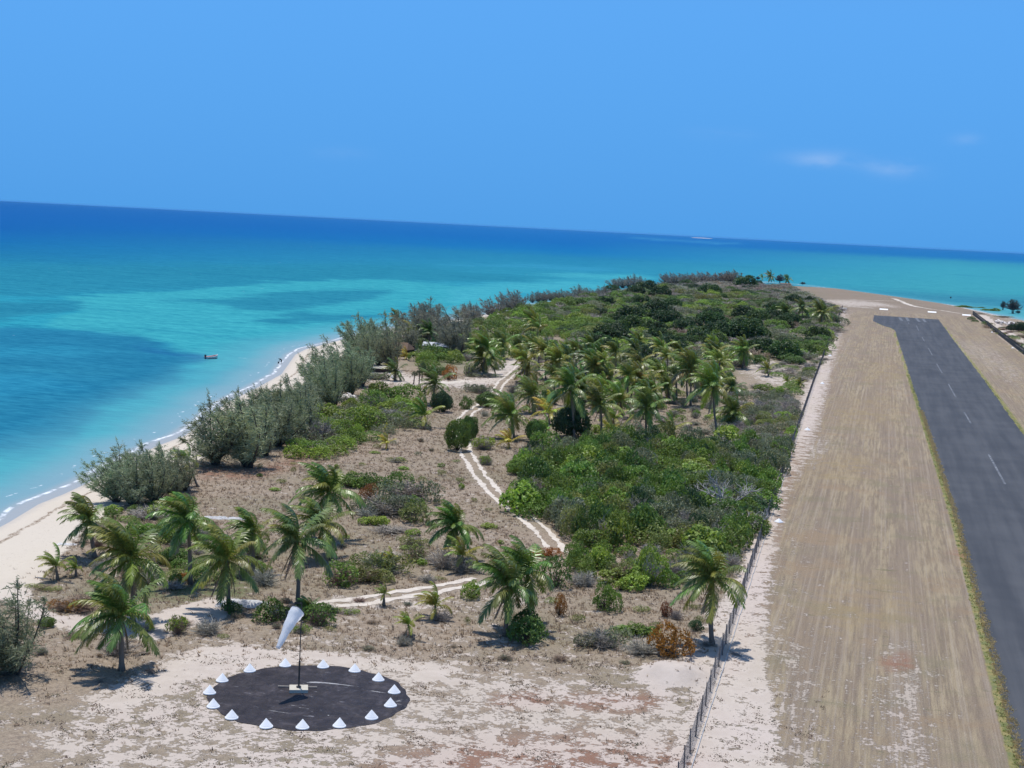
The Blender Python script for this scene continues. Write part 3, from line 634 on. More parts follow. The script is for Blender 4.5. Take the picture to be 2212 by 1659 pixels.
    # thirteen-odd cones round the rim
    V = [(0,0,.62)]; F = []; ns = 32
    for r_, z_ in ((.03,.60),(.38,.16),(.43,.09),(.47,.06),(.49,.0)):
        for k in range(ns): V.append((r_*math.cos(2*math.pi*k/ns), r_*math.sin(2*math.pi*k/ns), z_))
    for k in range(ns): F.append((0, 1+k, 1+(k+1) % ns))
    for i in range(4):
        for k in range(ns): F.append((1+i*ns+k, 1+(i+1)*ns+k, 1+(i+1)*ns+(k+1) % ns, 1+i*ns+(k+1) % ns))
    me = mesh('marker_cone', V, F, M_white, False)
    spots = [(603,718,'at the upper left of the black circle, above the two leftmost cones'),(845,640,'on the back left rim of the black circle, second left of the mast'),(1140,605,'on the far rim of the black circle just left of the mast'),(1440,615,'on the far rim of the black circle just right of the mast'),
             (1688,648,'at the back right rim of the black circle, second right of the mast'),(1875,718,'at the upper right of the black circle, third right of the mast'),(2000,816,'at the far right tip of the black circle, upper of the two rightmost'),(1970,922,'at the right tip of the black circle, lower of the two rightmost'),
             (1822,1018,'at the lower right of the black circle below the two rightmost cones'),(1568,1082,'on the near rim of the black circle, right of the frontmost one'),(1277,1094,'frontmost on the near rim of the black circle, right below the mast'),(988,1090,'on the near rim of the black circle, left of the frontmost one'),
             (710,1020,'at the lower left of the black circle, second left of the frontmost one'),(515,936,'at the left tip of the black circle, lower of the two leftmost'),(488,820,'at the left tip of the black circle, upper of the two leftmost')]
    for x, y, lab in spots:
        lab = lab.replace('third right of the mast at the back', 'third right of the mast')
        p = at(*ZK(x, y)); v = Vector((p.x-cx, p.y-cy, 0)); v = v.normalized()*min(v.length, 7.45)
        obj('marker_cone', me, loc=(cx+v.x, cy+v.y, .06), rot=(random.uniform(-.03,.03), random.uniform(-.03,.03), random.random()*6), label='white cone '+lab, category='cone', group='white cones round the windsock circle')
windsock()

# ---------------------------------------------------------------- pyramids, end boards, fences
def pyr():
    m = MB(); s = .43; m.add([(-s,-s,0),(s,-s,0),(s,s,0),(-s,s,0),(-s,-s,.06),(s,-s,.06),(s,s,.06),(-s,s,.06),(0,0,.52)], [(0,1,5,4),(1,2,6,5),(2,3,7,6),(3,0,4,7),(4,5,8),(5,6,8),(6,7,8),(7,4,8)])
    return m.mesh('edge_marker', M_white)
pm = pyr()
for (u, v), lab in [((1682,1128),'white pyramid marker nearest the camera beside the long wire fence'), ((1744,929),'white pyramid marker beside the fence, second from the near end'),
                  ((1776,829),'white pyramid marker beside the fence, third from the near end'), ((1793,769),'white pyramid marker beside the fence, fourth from the near end'), ((1806,727),'white pyramid marker beside the fence, fifth from the near end'),
                  ((1816,697),'white pyramid marker beside the fence, sixth from the near end'), (Z5(1802,718),'white pyramid marker beside the fence, last but one before its far corner'), (Z5(1820,662),'white pyramid marker at the far corner beside the first long white board'),
                  (ZR(1790,460),'white pyramid marker beside the dark cloth fence, the farther of two'), (ZR(2065,668),'white pyramid marker beside the dark cloth fence, the nearer of two')]:
    p = at(u, v); obj('edge_marker', pm, loc=p, rot=(0,0,.3+random.random()), scale=(1.0,)*3, label=lab, category='marker', group='white pyramid markers along the strip edge')
m = MB(); 
for sgn in (1,): m.add([(-2.3,-.75,0),(2.3,-.75,0),(2.3,.5,0),(-2.3,.5,0),(-2.3,.34,.62),(2.3,.34,.62),(2.3,.46,.62),(-2.3,.46,.62)], [(0,1,5,4),(1,2,6,5),(2,3,7,6),(3,0,4,7),(4,5,6,7)])
bm_ = m.mesh('end_board', M_white)
ft = MB()
ft.box(-.06, .06, -.62, .62, 0, .08)
fm = ft.mesh('foot', M_dark)
for (x, y), lab in [((-182,150),'long white threshold board nearest the left fence corner'), ((363,162),'long white threshold board behind the left end of the asphalt'), ((1000,198),'long white threshold board behind the right end of the asphalt'), ((1455,238),'long white threshold board at the corner of the dark cloth fence')]:
    p = at(*ZR(x, y)); t = thing('threshold_board', lab, 'marker board', p, 'white boards across the runway end', rz=.02)
    obj('board', bm_, t, loc=(0, 0, .03)); obj('foot', fm, t, loc=(-1.9,0,0)); obj('foot', fm, t, loc=(1.9,0,0))

def make_fence():
    t = thing('wire_fence', 'long dark wire mesh fence running beside the mown strip', 'fence', (fence_x(95.), 95., 0))
    ox, oy = t.location.x, t.location.y
    step = 3.55; yv = 62.; ysl = []
    while yv < 830: ysl.append(yv); yv += step
    H_ = 1.5; L_ = step
    # one bay of woven wire: crossing diagonals with real thickness, unit length along Y
    m = MB(); sp = .17; w = .0052
    def wire(a, b, w_=w):
        a, b = Vector(a), Vector(b); d_ = (b-a).normalized(); s1 = Vector((0, -d_.z, d_.y))*w_; s2 = Vector((w_, 0, 0))
        m.add([a-s1, a+s2, a+s1, b-s1, b+s2, b+s1], [(0,1,4,3),(1,2,5,4),(2,0,3,5)])
    k = -H_
    while k < L_:
        for up in (0, 1):
            y0, z0, y1, z1 = k, 0, k+H_, H_
            if y0 < 0: z0 = -y0; y0 = 0
            if y1 > L_: z1 = H_-(y1-L_); y1 = L_
            if up: z0, z1 = H_-z0, H_-z1
            wire((.0, y0, z0+.05), (.0, y1, z1+.05))
        k += sp
    for z_ in (.05, .8, H_+.05): wire((.012, 0, z_), (.012, L_, z_), .008)
    wm = m.mesh('wire_mesh', M_wire)
    m = MB(); m.tube([(0,0,-.1),(0,0,1.85)], [.055,.045], 6); pmz = m.mesh('post', M_post)
    m = MB(); m.tube([(.42,0,.07),(.42,L_,.07)], .03, 5, False); pip = m.mesh('bottom_pipe', M_pipe)
    for i, y in enumerate(ysl):
        x = float(fence_x(y)); x2 = float(fence_x(y+step)); a = math.atan2(-(x2-x), step)
        z_ = h1(x, y); o = (x-ox, y-oy, z_)
        obj('post', pmz, t, loc=o, rot=(random.uniform(-.03,.03), random.uniform(-.05,.05), random.random()), scale=(1,1,random.uniform(.93,1.08)))
        obj('wire_panel', wm, t, loc=(o[0]-.06, o[1], o[2]), rot=(0, 0, a))
        if y < 420: obj('bottom_pipe', pip, t, loc=o, rot=(0, 0, a+random.uniform(-.012,.012)))
    # dark cloth fence on the other side
    t = thing('cloth_fence', 'dark shade-cloth fence along the right side of the strip', 'fence', (50., 500., 0))
    step = 4.; yv = 300.; L_ = 4.
    rows = 6; cols = 8; V = []; F = []
    for j in range(rows+1):
        for i in range(cols+1): V.append((.05*math.sin(i*2.1+j), i*L_/cols, j*2.25/rows))
    for j in range(rows):
        for i in range(cols): F.append((j*(cols+1)+i, j*(cols+1)+i+1, (j+1)*(cols+1)+i+1, (j+1)*(cols+1)+i))
    cm = mesh('cloth_panel', V, F, M_shade, True)
    m = MB(); m.tube([(0,0,-.1),(0,0,2.35)], .06, 6); pmz = m.mesh('fence_post_tall', M_post)
    while yv < 841:
        x = float(rfence_x(yv)); o = (x-50, yv-500, 0); a = math.atan2(-(float(rfence_x(yv+4))-x), 4)
        obj('post', pmz, t, loc=o); obj('cloth_panel', cm, t, loc=(o[0]-.08, o[1], 0), rot=(0, 0, a)); yv += step
make_fence()

tick('fence')
# ---------------------------------------------------------------- palms
WIND = Vector((-1.0, -.75, 0)); WIND.rotate(Matrix.Rotation(HEAD, 3, 'Z')); WIND.normalize()
def frond_mesh(az, el, seed, droop=1., wind=1., npair=34, name='frond', dead=False):
    r = np.random.default_rng(seed); Vv = []; Ff = []; var = []
    d0 = Vector((math.cos(az)*math.cos(el), math.sin(az)*math.cos(el), math.sin(el))); N = 14; p = Vector((0,0,0)); pts = [p.copy()]; dirs = [d0.copy()]; dcur = d0.copy()
    L = 1.0
    for i in range(N):
        s = (i+1)/N
        dcur = (dcur+Vector((0,0,-1))*droop*.13*(s**.9)+WIND*wind*.085*(.4+s)).normalized(); p = p+dcur*(L/N); pts.append(p.copy()); dirs.append(dcur.copy())
    wside = d0.cross(Vector((0,0,1)));
    if wside.length < .2: wside = Vector((1,0,0))
    wside.normalize()
    def quad(a, b, c, e, v):
        k = len(Vv); Vv.extend([a, b, c, e]); Ff.append((k, k+1, k+2, k+3)); var.extend([v]*4)
    for i in range(N):
        w0, w1 = .016*(1-i/N*.8), .016*(1-(i+1)/N*.8); s = wside
        up = dirs[i].cross(s).normalized()
        for (sa_, sb_) in ((s, up), (-s, up), (s, -up)):
            quad(pts[i]+sa_*w0, pts[i+1]+sa_*w1, pts[i+1]+sb_*w1, pts[i]+sb_*w0, 1.0)
    for j in range(npair):
        s = .1+.9*(j+.5)/npair; fi = s*N; i = min(int(fi), N-1); q = pts[i].lerp(pts[i+1], fi-i); dd = dirs[i+1]
        sd = dd.cross(Vector((0,0,1)));
        if sd.length < .15: sd = wside
        sd.normalize(); ll = .265*(math.sin(math.pi*min(1, .16+.80*s))**.6)*(.55 if dead else 1)
        for sg in (-1, 1):
            dl = (sd*sg*.85+dd*(.45+.5*s)+Vector((0,0,-1))*(.30+.35*r.random())*(1.6 if dead else 1)+WIND*(.45*wind)+Vector(r.normal(0, .10, 3))).normalized()
            dl2 = (dl+Vector((0,0,-1))*.55+WIND*.25*wind).normalized()
            wv = dl.cross(dd).cross(dl); wv = (wv.normalized() if wv.length > .01 else dd)*.011
            v = float(np.clip(r.normal(.5, .22), 0, 1)); l = ll*(.85+.3*r.random())
            m_ = q+dl*l*.55; e_ = m_+dl2*l*.45
            k = len(Vv); Vv.extend([q-wv, q+wv, m_+wv*.9, m_-wv*.9, e_]); Ff.append((k, k+1, k+2, k+3)); Ff.append((k+3, k+2, k+4)); var.extend([v]*5)
    return mesh(name, Vv, Ff, M_frond, False, dict(var=var))
NAZ = 14
LIB = {}
for ai in range(NAZ):
    az = 2*math.pi*ai/NAZ
    for ei, (el, dr, wi, k) in enumerate([(1.38, .35, 1.5, 'a'), (1.12, .75, 1.2, 'b'), (.72, 1.25, .9, 'c'), (.22, 1.6, .5, 'd'), (-.40, 1.2, .3, 'e')]):
        LIB[(ai, ei)] = frond_mesh(az, el, ai*10+ei, dr, wi)
    LIB[(ai, 5)] = frond_mesh(az, -1.15, ai*10+9, .8, .25, 18, 'dead_frond', True)
m = MB()
for k in range(6):
    a = k*1.05; c = Vector((.2*math.cos(a), .2*math.sin(a), -.12-.1*(k % 2))); r = .13
    m.add([c+Vector((r,0,0)), c+Vector((-r,0,0)), c+Vector((0,r,0)), c+Vector((0,-r,0)), c+Vector((0,0,r*1.2)), c+Vector((0,0,-r*1.2))], [(0,2,4),(2,1,4),(1,3,4),(3,0,4),(2,0,5),(1,2,5),(3,1,5),(0,3,5)])
NUTS = m.mesh('coconut_bunch', simple('coconut', (.16, .13, .03), .5, .3, .3))
GREEN_P = (.17, .222, .050); YEL_P = (.48, .45, .07); DEAD_P = (.26, .18, .13)
def palm(base_px, crown_px, L, label, kind='mature', group=None, dead=3, name='coconut_palm', n=None, lean=0.):
    b = at(*base_px); top = top_of(b, *crown_px)
    if top.z < b.z+.5: top.z = b.z+.5
    h = top-b; rn = random.Random(zlib.crc32((label+"%d,%d" % (base_px[0], base_px[1])).encode()) % 99991)
    t = thing(name, label, 'palm', b, group)
    young = kind in ('young', 'yellow'); col = {'mature': GREEN_P, 'young': (.24,.31,.06), 'yellow': YEL_P, 'dark': (.11,.165,.045)}[kind]
    col = tuple(c*rn.uniform(.88, 1.14) for c in col)
    r0 = .24 if not young else .16; pts = []; rr_ = []
    bow = Vector((rn.uniform(-.25,.25), rn.uniform(-.25,.25), 0))*h.length*.12
    for i in range(9):
        s = i/8; pts.append(h*s+bow*math.sin(math.pi*s)*(1 if not young else .3)); rr_.append((r0*(1.35 if i == 0 else 1-.42*s)))
    m = MB(); m.tube(pts, rr_, 8); obj('trunk', m.mesh('trunk', M_palmbark, True), t, color=(.20, .165, .14))
    L *= 1.19
    if n is None: n = rn.randint(21, 29) if not young else 12
    L *= rn.uniform(.93, 1.07)
    top_l = h
    for i in range(n):
        s = (i+.5)/n; az = i*2.39996+rn.uniform(-.2, .2); ai = int(round(az/(2*math.pi)*NAZ)) % NAZ
        if young: ei = 0 if s < .2 else 1 if s < .5 else 2 if s < .8 else 3
        else: ei = 0 if s < .17 else 1 if s < .36 else 2 if s < .56 else 3 if s < .80 else 4
        cc = tuple(c*rn.uniform(.85, 1.2) for c in col)
        if rn.random() < .14 or (young and s > .7): cc = tuple(a_*.5+b_*.5 for a_, b_ in zip(cc, (.34, .27, .05)))
        o = obj('frond', LIB[(ai, ei)], t, loc=top_l, rot=(rn.uniform(-.12,.12), rn.uniform(-.12,.12), rn.uniform(-.2,.2)), scale=(L*rn.uniform(.78, 1.15),)*3, color=cc)
    for i in range(dead):
        ai = rn.randrange(NAZ); o = obj('dead_frond', LIB[(ai, 5)], t, loc=top_l-Vector((0,0,.15)), rot=(0,0,rn.uniform(-.2,.2)), scale=(L*rn.uniform(.6,.9),)*3, color=tuple(c*rn.uniform(.8,1.2) for c in DEAD_P))
    if not young and L > 3: obj('coconut_bunch', NUTS, t, loc=top_l-Vector((0,0,.1)))
    return t
def cpt(x, y, s): return Z(0,0,1)(x, y) if False else None
# nearest palms, one by one
palm((263,1448),(262,1330),3.4,'thick coconut palm with bushy low crown, lowest on the left, dead skirt at its foot',dead=6)
palm((286,1345),(282,1208),3.6,'tall coconut palm rising just behind the lowest left palm, long drooping right frond',dead=3)
palm((206,1206),(193,1124),3.0,'coconut palm standing at the beach edge, leftmost of the tall ones',dead=4)
palm((411,1262),(406,1124),3.4,'windswept coconut palm behind the left group, in front of the casuarinas',dead=4)
palm((494,1318),(490,1210),3.3,'coconut palm beside the crumpled white tarpaulin, brown dead fronds hanging',dead=7)
palm((546,1242),(545,1150),2.9,'slim coconut palm between the tarpaulin palm and the big central palm',dead=3)
palm((642,1312),(640,1168),3.7,'big full coconut palm right behind the windsock mast',dead=6)
palm((712,1165),(710,1062),3.6,'tallest looking palm of the central pair, highest crown left of the brown field',dead=2)
palm((716,1210),(694,1136),3.5,'coconut palm just below the highest central crown, broad pale right fronds',dead=2)
palm((992,1212),(984,1136),3.2,'upright bushy coconut palm standing alone left of the wheel tracks end',dead=5)
palm(ZB(1680,960),ZB(1655,840),2.3,'short young palm in a brown dead thicket under the upright bushy palm','young',dead=5)
palm((1091,1374),(1100,1266),3.4,'left one of the two leaning coconut palms in the middle foreground',dead=5)
palm((1145,1356),(1138,1234),3.4,'right one of the two coconut palms in the middle foreground, higher crown',dead=6)
palm((1538,1393),(1540,1250),3.8,'single tall coconut palm right beside the wire fence with bare straight trunk',dead=4)
for bp, cp, L, lab, kind in [
    (ZA(456,1032),ZA(440,925),1.8,'small windblown young palm on the open beach sand, left one of two','young'),
    (ZA(600,1003),ZA(597,940),1.2,'tiny young palm on the beach sand, right one of two','young'),
    (ZA(1560,300),ZA(1475,95),2.4,'green palm half hidden behind the casuarina clump at the beach','young'),
    (ZB(1093,955),ZB(1090,870),1.3,'small yellow young palm on a brown mound above the sand track','yellow'),
    (ZB(1035,1235),ZB(1035,1140),1.1,'small pale green palm seedling below the sand track','young'),
    (ZB(1440,1335),ZB(1440,1235),2.0,'young palm with yellowing lower fronds between the track and the pair of palms','young'),
    (ZB(1265,1500),ZB(1225,1385),1.6,'small young palm on a short leaning trunk right of the windsock','young'),
    (ZB(440,1330),ZB(440,1255),1.4,'small dark palm sprouting from the bushes just right of the windsock','dark')]:
    palm(bp, cp, L, lab, kind, dead=3)
G = 'coconut palms in the grove beyond the track bend'
mid = [(ZF(735,1150),ZF(700,880),3.8,'big coconut palm with low spreading fronds just right of the round dark bush','mature'),
 (ZF(1410,1155),ZF(1365,590),4.2,'tall pale-trunked palm rising in front of the biggest round dark bush','mature'),
 (ZF(1710,1165),ZF(1703,770),3.3,'slender palm with thin straight trunk right of the biggest round bush, fronds hanging left','mature'),
 (ZF(948,860),ZF(938,650),3.6,'coconut palm with orange lower frond left of the tall pale-trunked palm','mature'),
 (ZF(880,520),ZF(880,380),4.2,'palm leaning over the bend where the track disappears','mature'),
 (ZF(1190,470),ZF(1215,300),4.0,'dark centred palm right of the track bend, hanging brown trunk skirt','dark'),
 (ZF(960,270),ZF(940,130),3.8,'palm standing left of the white loop of the far track','mature'),
 (ZF(1015,370),ZF(1005,120),2.6,'very thin trunked palm against the white loop of the far track','mature'),
 (ZF(615,245),ZF(605,70),4.2,'palm with drooping crown above the round green bush left of the track','mature'),
 (ZF(390,430),ZF(402,250),4.6,'palm with two-tiered crown behind the orange-brown bush','mature'),
 (ZF(385,440),ZF(415,130),4.2,'taller crown right above the two-tiered palm behind the orange-brown bush','mature'),
 (ZF(248,200),ZF(235,140),3.0,'yellowish small palm left of the two-tiered crown palm','young'),
 (ZF(800,190),ZF(795,110),3.4,'small dark palm left of the far white track loop','mature'),
 (ZF(1320,285),ZF(1330,170),3.8,'palm with yellow fronds at the edge of the dark wood','young'),
 (ZF(1435,375),ZF(1425,140),3.0,'palm on slim double trunk at the edge of the dark wood','mature'),
 (ZF(1650,620),ZF(1640,340),3.3,'high narrow palm on a bare grey trunk in front of the dark wood','mature'),
 (ZF(1830,570),ZF(1820,480),3.3,'low palm with pale fronds between the dark wood and the grove','mature'),
 (ZF(1945,905),ZF(1925,720),4.0,'bushy coconut palm with reddish trunk skirt in the grove','mature'),
 (ZF(1490,740),ZF(1492,585),3.8,'palm standing right behind the tall pale-trunked one','mature'),
 (ZF(1130,985),ZF(1125,860),3.4,'bright yellow-green young palm left of the biggest round dark bush','yellow'),
 (ZF(680,1250),ZF(672,1190),2.4,'low orange-yellow young palm beside the yellow-green bush at the track','yellow'),
 (ZF(1870,1010),ZF(1850,920),2.8,'arching young palm right of the slender palm','young'),
 (ZF(1812,1115),ZF(1812,1040),2.2,'bright green young palm at the foot of the arching young palm','yellow'),
 (ZF(1090,1100),ZF(1095,1040),2.0,'pale young palm left beside the biggest round dark bush','young'),
 (ZF(905,850),ZF(900,840),1.4,'tiny yellow palm under the palm with the orange frond','yellow'),
 (ZD(742,1100),ZD(740,870),4.4,'large palm with yellow low fronds behind the green thicket edge','mature'),
 (ZD(805,850),ZD(805,720),3.2,'palm rising right behind the large palm of the thicket edge','mature'),
 (ZD(700,820),ZD(690,640),4.2,'palm with orange upper frond in the middle of the grove','mature'),
 (ZD(600,800),ZD(640,620),3.4,'palm behind the one with the orange upper frond','mature'),
 (ZD(1130,850),ZD(1140,545),4.6,'tall palm with wide crown, right part of the grove, two trunks close together','mature'),
 (ZD(1105,790),ZD(1100,560),3.6,'palm sharing the twin-trunk spot left of the wide crowned one','mature'),
 (ZD(1375,1155),ZD(1330,680),4.4,'tallest slanting palm with long curved bare trunk near the thicket','mature'),
 (ZD(1350,640),ZD(1345,500),3.9,'palm right above and behind the slanting palm','mature'),
 (ZD(1320,560),ZD(1330,390),4.2,'dry looking palm highest in the right cluster','mature'),
 (ZD(1585,525),ZD(1600,375),4.2,'lone palm before the dark wood near the sandy clearing','mature'),
 (ZD(1810,590),ZD(1805,530),3.0,'small palm growing on the sandy clearing near the fence','young'),
 (ZD(1505,755),ZD(1500,690),3.0,'dark young palm right of the slanting palm','dark'),
 (ZD(1505,1030),ZD(1505,920),4.2,'broad palm half buried in bushes below the dark young palm','mature'),
 (ZD(1980,668),ZD(1978,635),1.7,'tiny lone palm on the grey ground near the fence, left one','young'),
 (ZD(2092,690),ZD(2090,655),1.7,'tiny lone palm on the grey ground near the fence, right one','young'),
 (ZD(975,1110),ZD(960,1065),2.8,'low yellowish palm at the thicket edge right of the large palm','young'),
 (ZD(180,820),ZD(170,660),3.6,'palm just right of the tall pale-trunked one','mature'),
 (ZD(420,740),ZD(410,620),3.4,'palm between the high narrow palm and the bushy palm','mature'),
 (ZD(950,830),ZD(930,690),3.0,'dim palm left of the twin-trunk palms','mature'),
 (ZE(490,690),ZE(490,570),4.6,'palm with long slanting pale frond by the beach huts','mature'),
 (ZE(640,665),ZE(630,500),3.2,'thin dark palm right behind the hut palm','dark'),
 (ZE(1660,530),ZE(1660,420),4.6,'windblown palm at the far end of the track loop','mature'),
 (ZE(1700,600),ZE(1710,470),3.6,'pale palm just right of the windblown one at the track loop','young'),
 (ZE(330,420),ZE(320,370),3.6,'pale palm among the casuarinas at the water','mature'),
 (ZE(670,1225),ZE(690,1020),3.6,'palm with shaggy dark trunk left of the track below the huts','mature'),
 (ZE(595,1440),ZE(590,1330),3.3,'low palm with yellow bottom fronds in the scrub left of the track','young'),
 (ZE(410,775),ZE(405,745),2.4,'tiny yellow palm in front of the thatched hut','yellow'),
 (ZE(295,985),ZE(300,900),2.8,'small palm standing on the sandy clearing by the white slab','dark'),
 (ZE(1050,725),ZE(1040,640),3.6,'small yellowish palm right of the tin roofed shed','young'),
 (ZE(215,1655),ZE(215,1605),1.6,'bright yellow palm seedling in the brown field, nearer one','yellow'),
 (ZE(225,1500),ZE(225,1478),1.1,'small yellow palm seedling in the brown field, farther one','yellow'),
 (Z5(660,240),Z5(640,150),4.6,'far palm standing out against the water left of the bare round tree','mature'),
 (Z5(925,262),Z5(905,200),4.4,'far palm standing out against the water right of the bare round tree','mature'),
 (Z5(515,215),Z5(513,172),3.4,'far small palm leftmost on the skyline by the point','young'),
 (Z5(918,870),Z5(905,730),5.0,'far palm in front of the dark round crown near the fence end','mature'),
 (Z5(1150,840),Z5(1145,650),4.0,'narrow dark spiky palm near the fence end','dark'),
 (Z5(1430,960),Z5(1445,730),5.2,'left palm of the pair close to the far fence','mature'),
 (Z5(1500,900),Z5(1500,720),5.2,'right palm of the pair close to the far fence','mature')]
for bp, cp, L, lab, kind in mid: palm(bp, cp, L*1.12, lab, kind, group=G if 'grove' in lab else None, dead=2, n=20 if kind in ('mature', 'dark') else 11)

tick('palms')
rn = random.Random(99); gp = [(1190,765),(1250,790),(1400,790),(1560,790),(1590,830),(1480,880),(1340,890),(1190,880),(1110,860),(1130,800)]; got = []
GW = [at(u, v) for u, v in gp]; GP = [(p.x, p.y) for p in GW]; gxs = [p[0] for p in GP]; gys = [p[1] for p in GP]
while len(got) < 30:
    x, y = rn.uniform(min(gxs), max(gxs)), rn.uniform(min(gys), max(gys))
    if not inpoly(GP, np.array([x]), np.array([y]))[0] or any((a-x)**2+(b_-y)**2 < 36 for a, b_ in got): continue
    got.append((x, y)); z_ = h1(x, y); hgt = rn.uniform(3.5, 7.5); u0, v0 = project(np.array(x), np.array(y), np.array(z_)); u1, v1 = project(np.array(x+WIND.x*.5), np.array(y+WIND.y*.5), np.array(z_+hgt))
    palm((float(u0), float(v0)), (float(u1), float(v1)), rn.uniform(3.1, 4.0), 'coconut palm among many alike in the grove between the track and the thicket', rn.choice(['mature', 'mature', 'dark', 'young']), group='many alike coconut palms of the middle grove', dead=2, n=rn.randint(15, 20))
# ---------------------------------------------------------------- foliage prototypes (unit size: about 1 m radius)
def foliage(name, n, leaf, seed, nl=16, lr=(.28,.42), hz=.8, up=.25, asp=.55, mat=None, jit=.55, cloud=0., zmin=-.1, cascade=0.):
    r = np.random.default_rng(seed)
    c = r.normal(size=(nl, 3)); c /= np.linalg.norm(c, axis=1)[:, None]; c *= (r.random((nl, 1))**.45)*.68; c[:, 2] = np.abs(c[:, 2])*hz+.22*hz
    R_ = r.uniform(*lr, nl); lv = r.normal(0, .16, nl)
    N = int(n*2.6); li = r.integers(0, nl, N); u = r.normal(size=(N, 3)); u /= np.linalg.norm(u, axis=1)[:, None]
    P = c[li]+u*(R_[li]*(.80+.28*r.random(N)-cloud*r.random(N)))[:, None]
    d_ = np.linalg.norm(P[:, None, :]-c[None], axis=2)/R_[None]; inside = (d_ < .72).any(1)
    ok = (~inside) & (u[:, 2] > -.55) & (P[:, 2] > zmin+.04); P, u, li = P[ok][:n], u[ok][:n], li[ok][:n]; N = len(P)
    nn = u*(1-jit)+r.normal(size=(N, 3))*jit*.6; nn[:, 2] += up; nn /= np.linalg.norm(nn, axis=1)[:, None]
    t = np.cross(nn, r.normal(size=(N, 3))); t /= np.linalg.norm(t, axis=1)[:, None]
    if cascade: t = t*(1-cascade)+np.array([0, 0, -1.])*cascade; t /= np.linalg.norm(t, axis=1)[:, None]
    b = np.cross(nn, t); s = leaf*r.uniform(.6, 1.3, N)[:, None]
    V = np.stack([P-t*s, P+b*s*asp, P+t*s, P-b*s*asp], 1).reshape(-1, 3)
    F = np.arange(4*N).reshape(N, 4); va = np.clip(.5+lv[li]+r.normal(0, .20, N), 0, 1)
    return mesh(name, V, F, mat or M_leaf, False, dict(var=np.repeat(va, 4)))
def ball(name, n, leaf, seed):
    r = np.random.default_rng(seed); u = r.normal(size=(n, 3)); u /= np.linalg.norm(u, axis=1)[:, None]; u = u[u[:, 2] > -.75]; N = len(u)
    bump_ = .075*np.sin(u[:, 0]*6+seed+2*u[:, 2])+.07*np.sin(u[:, 1]*7+2+seed*1.7)+.05*np.sin(u[:, 2]*9+u[:, 0]*5)
    P = u*(.92+bump_-.30*r.random(N)**2+.10*r.random(N)**6)[:, None]*np.array([1, 1, .56]); P[:, 2] += .50
    nn = u*.7+r.normal(size=(N, 3))*.4; nn /= np.linalg.norm(nn, axis=1)[:, None]
    t = np.cross(nn, r.normal(size=(N, 3))); t /= np.linalg.norm(t, axis=1)[:, None]; t = t*.75+np.array([0, 0, -.2]); t /= np.linalg.norm(t, axis=1)[:, None]
    b = np.cross(nn, t); b /= np.linalg.norm(b, axis=1)[:, None]; s = leaf*r.uniform(.6, 1.3, N)[:, None]
    V = np.stack([P-t*s, P+b*s*.45, P+t*s, P-b*s*.45], 1).reshape(-1, 3)
    return mesh(name, V, np.arange(4*N).reshape(N, 4), M_leaf, False, dict(var=np.repeat(np.clip(.5+bump_*2+r.normal(0, .2, N), 0, 1), 4)))
def twigs(name, n, seed, spread=1., h=1., w=.012, mat=None, branchy=5, tip=1.):
    r = np.random.default_rng(seed); V = []; va = []
    for i in range(n//(branchy*4)):
        a = r.random()*6.283; e_ = r.uniform(.25, 1.35); p = np.array([r.normal(0, .07), r.normal(0, .07), 0]); dr = np.array([math.cos(a)*math.cos(e_)*spread, math.sin(a)*math.cos(e_)*spread, math.sin(e_)*h])
        L = r.uniform(.5, 1.)
        def seg(p, q, w_):
            s = np.cross(q-p, r.normal(size=3)); s /= np.linalg.norm(s)+1e-9; V.extend([p-s*w_, p+s*w_, q+s*w_*.5, q-s*w_*.5]); va.extend([np.clip(r.normal(.5, .25), 0, 1)]*4)
        ks = 4
        for k in range(ks):
            q = p+dr*L/ks+r.normal(0, .04, 3); seg(p, q, w*(1.6-.3*k))
            if k >= 1:
                for _ in range(branchy):
                    d2 = dr/np.linalg.norm(dr)*.5+r.normal(0, .55, 3); d2[2] = abs(d2[2])*.6; q2 = p+(q-p)*r.random()+d2*r.uniform(.12, .3); seg(p+(q-p)*r.random()*.5, q2, w*.65)
            p = q
    V = np.array(V); V[:, 2] = np.maximum(V[:, 2], 0)
    return mesh(name, V, np.arange(len(V)).reshape(-1, 4), mat or M_dry, False, dict(var=va))
PR = {'leafy': [foliage('foliage', 5600, .056, 100+i, 36, (.18,.38), cloud=.6, jit=.75) for i in range(4)],
      'fine': [foliage('foliage', 5200, .044, 120+i, 30, (.16,.36), cloud=.5, jit=.85) for i in range(3)],
      'big': [foliage('foliage', 3000, .078, 140+i, 28, (.18,.36), jit=.65, up=.5, cloud=.6) for i in range(3)],
      'ball': [ball('foliage', 5200, .060, 160+i) for i in range(3)],
      'sparse': [foliage('foliage', 1700, .058, 180+i, 26, (.15,.33), cloud=.7, jit=.9, up=.3) for i in range(3)],
      'far': [foliage('foliage', 5200, .042, 200+i, 60, (.12,.27), hz=.7, cloud=.15, jit=.6) for i in range(6)]}
TW = [twigs('twigs', 2000, 300+i, 1., .85) for i in range(3)]
STEMS = [twigs('stems', 240, 320+i, .8, .6, .02, branchy=2) for i in range(2)]
FARTW = [twigs('crown', 1500, 340+i, 1., .75, .022) for i in range(3)]
COL = {'dark': (.11,.185,.043), 'deep': (.055,.098,.040), 'mid': (.175,.260,.052), 'bright': (.25,.345,.058), 'lime': (.30,.38,.06), 'olive': (.24,.265,.085), 'greygreen': (.215,.235,.145),
       'domed': (.048,.088,.030), 'domeg': (.068,.122,.032), 'grey': (.33,.295,.25), 'brown': (.30,.225,.17), 'orange': (.44,.18,.04), 'rust': (.30,.13,.055), 'ochre': (.42,.185,.035)}
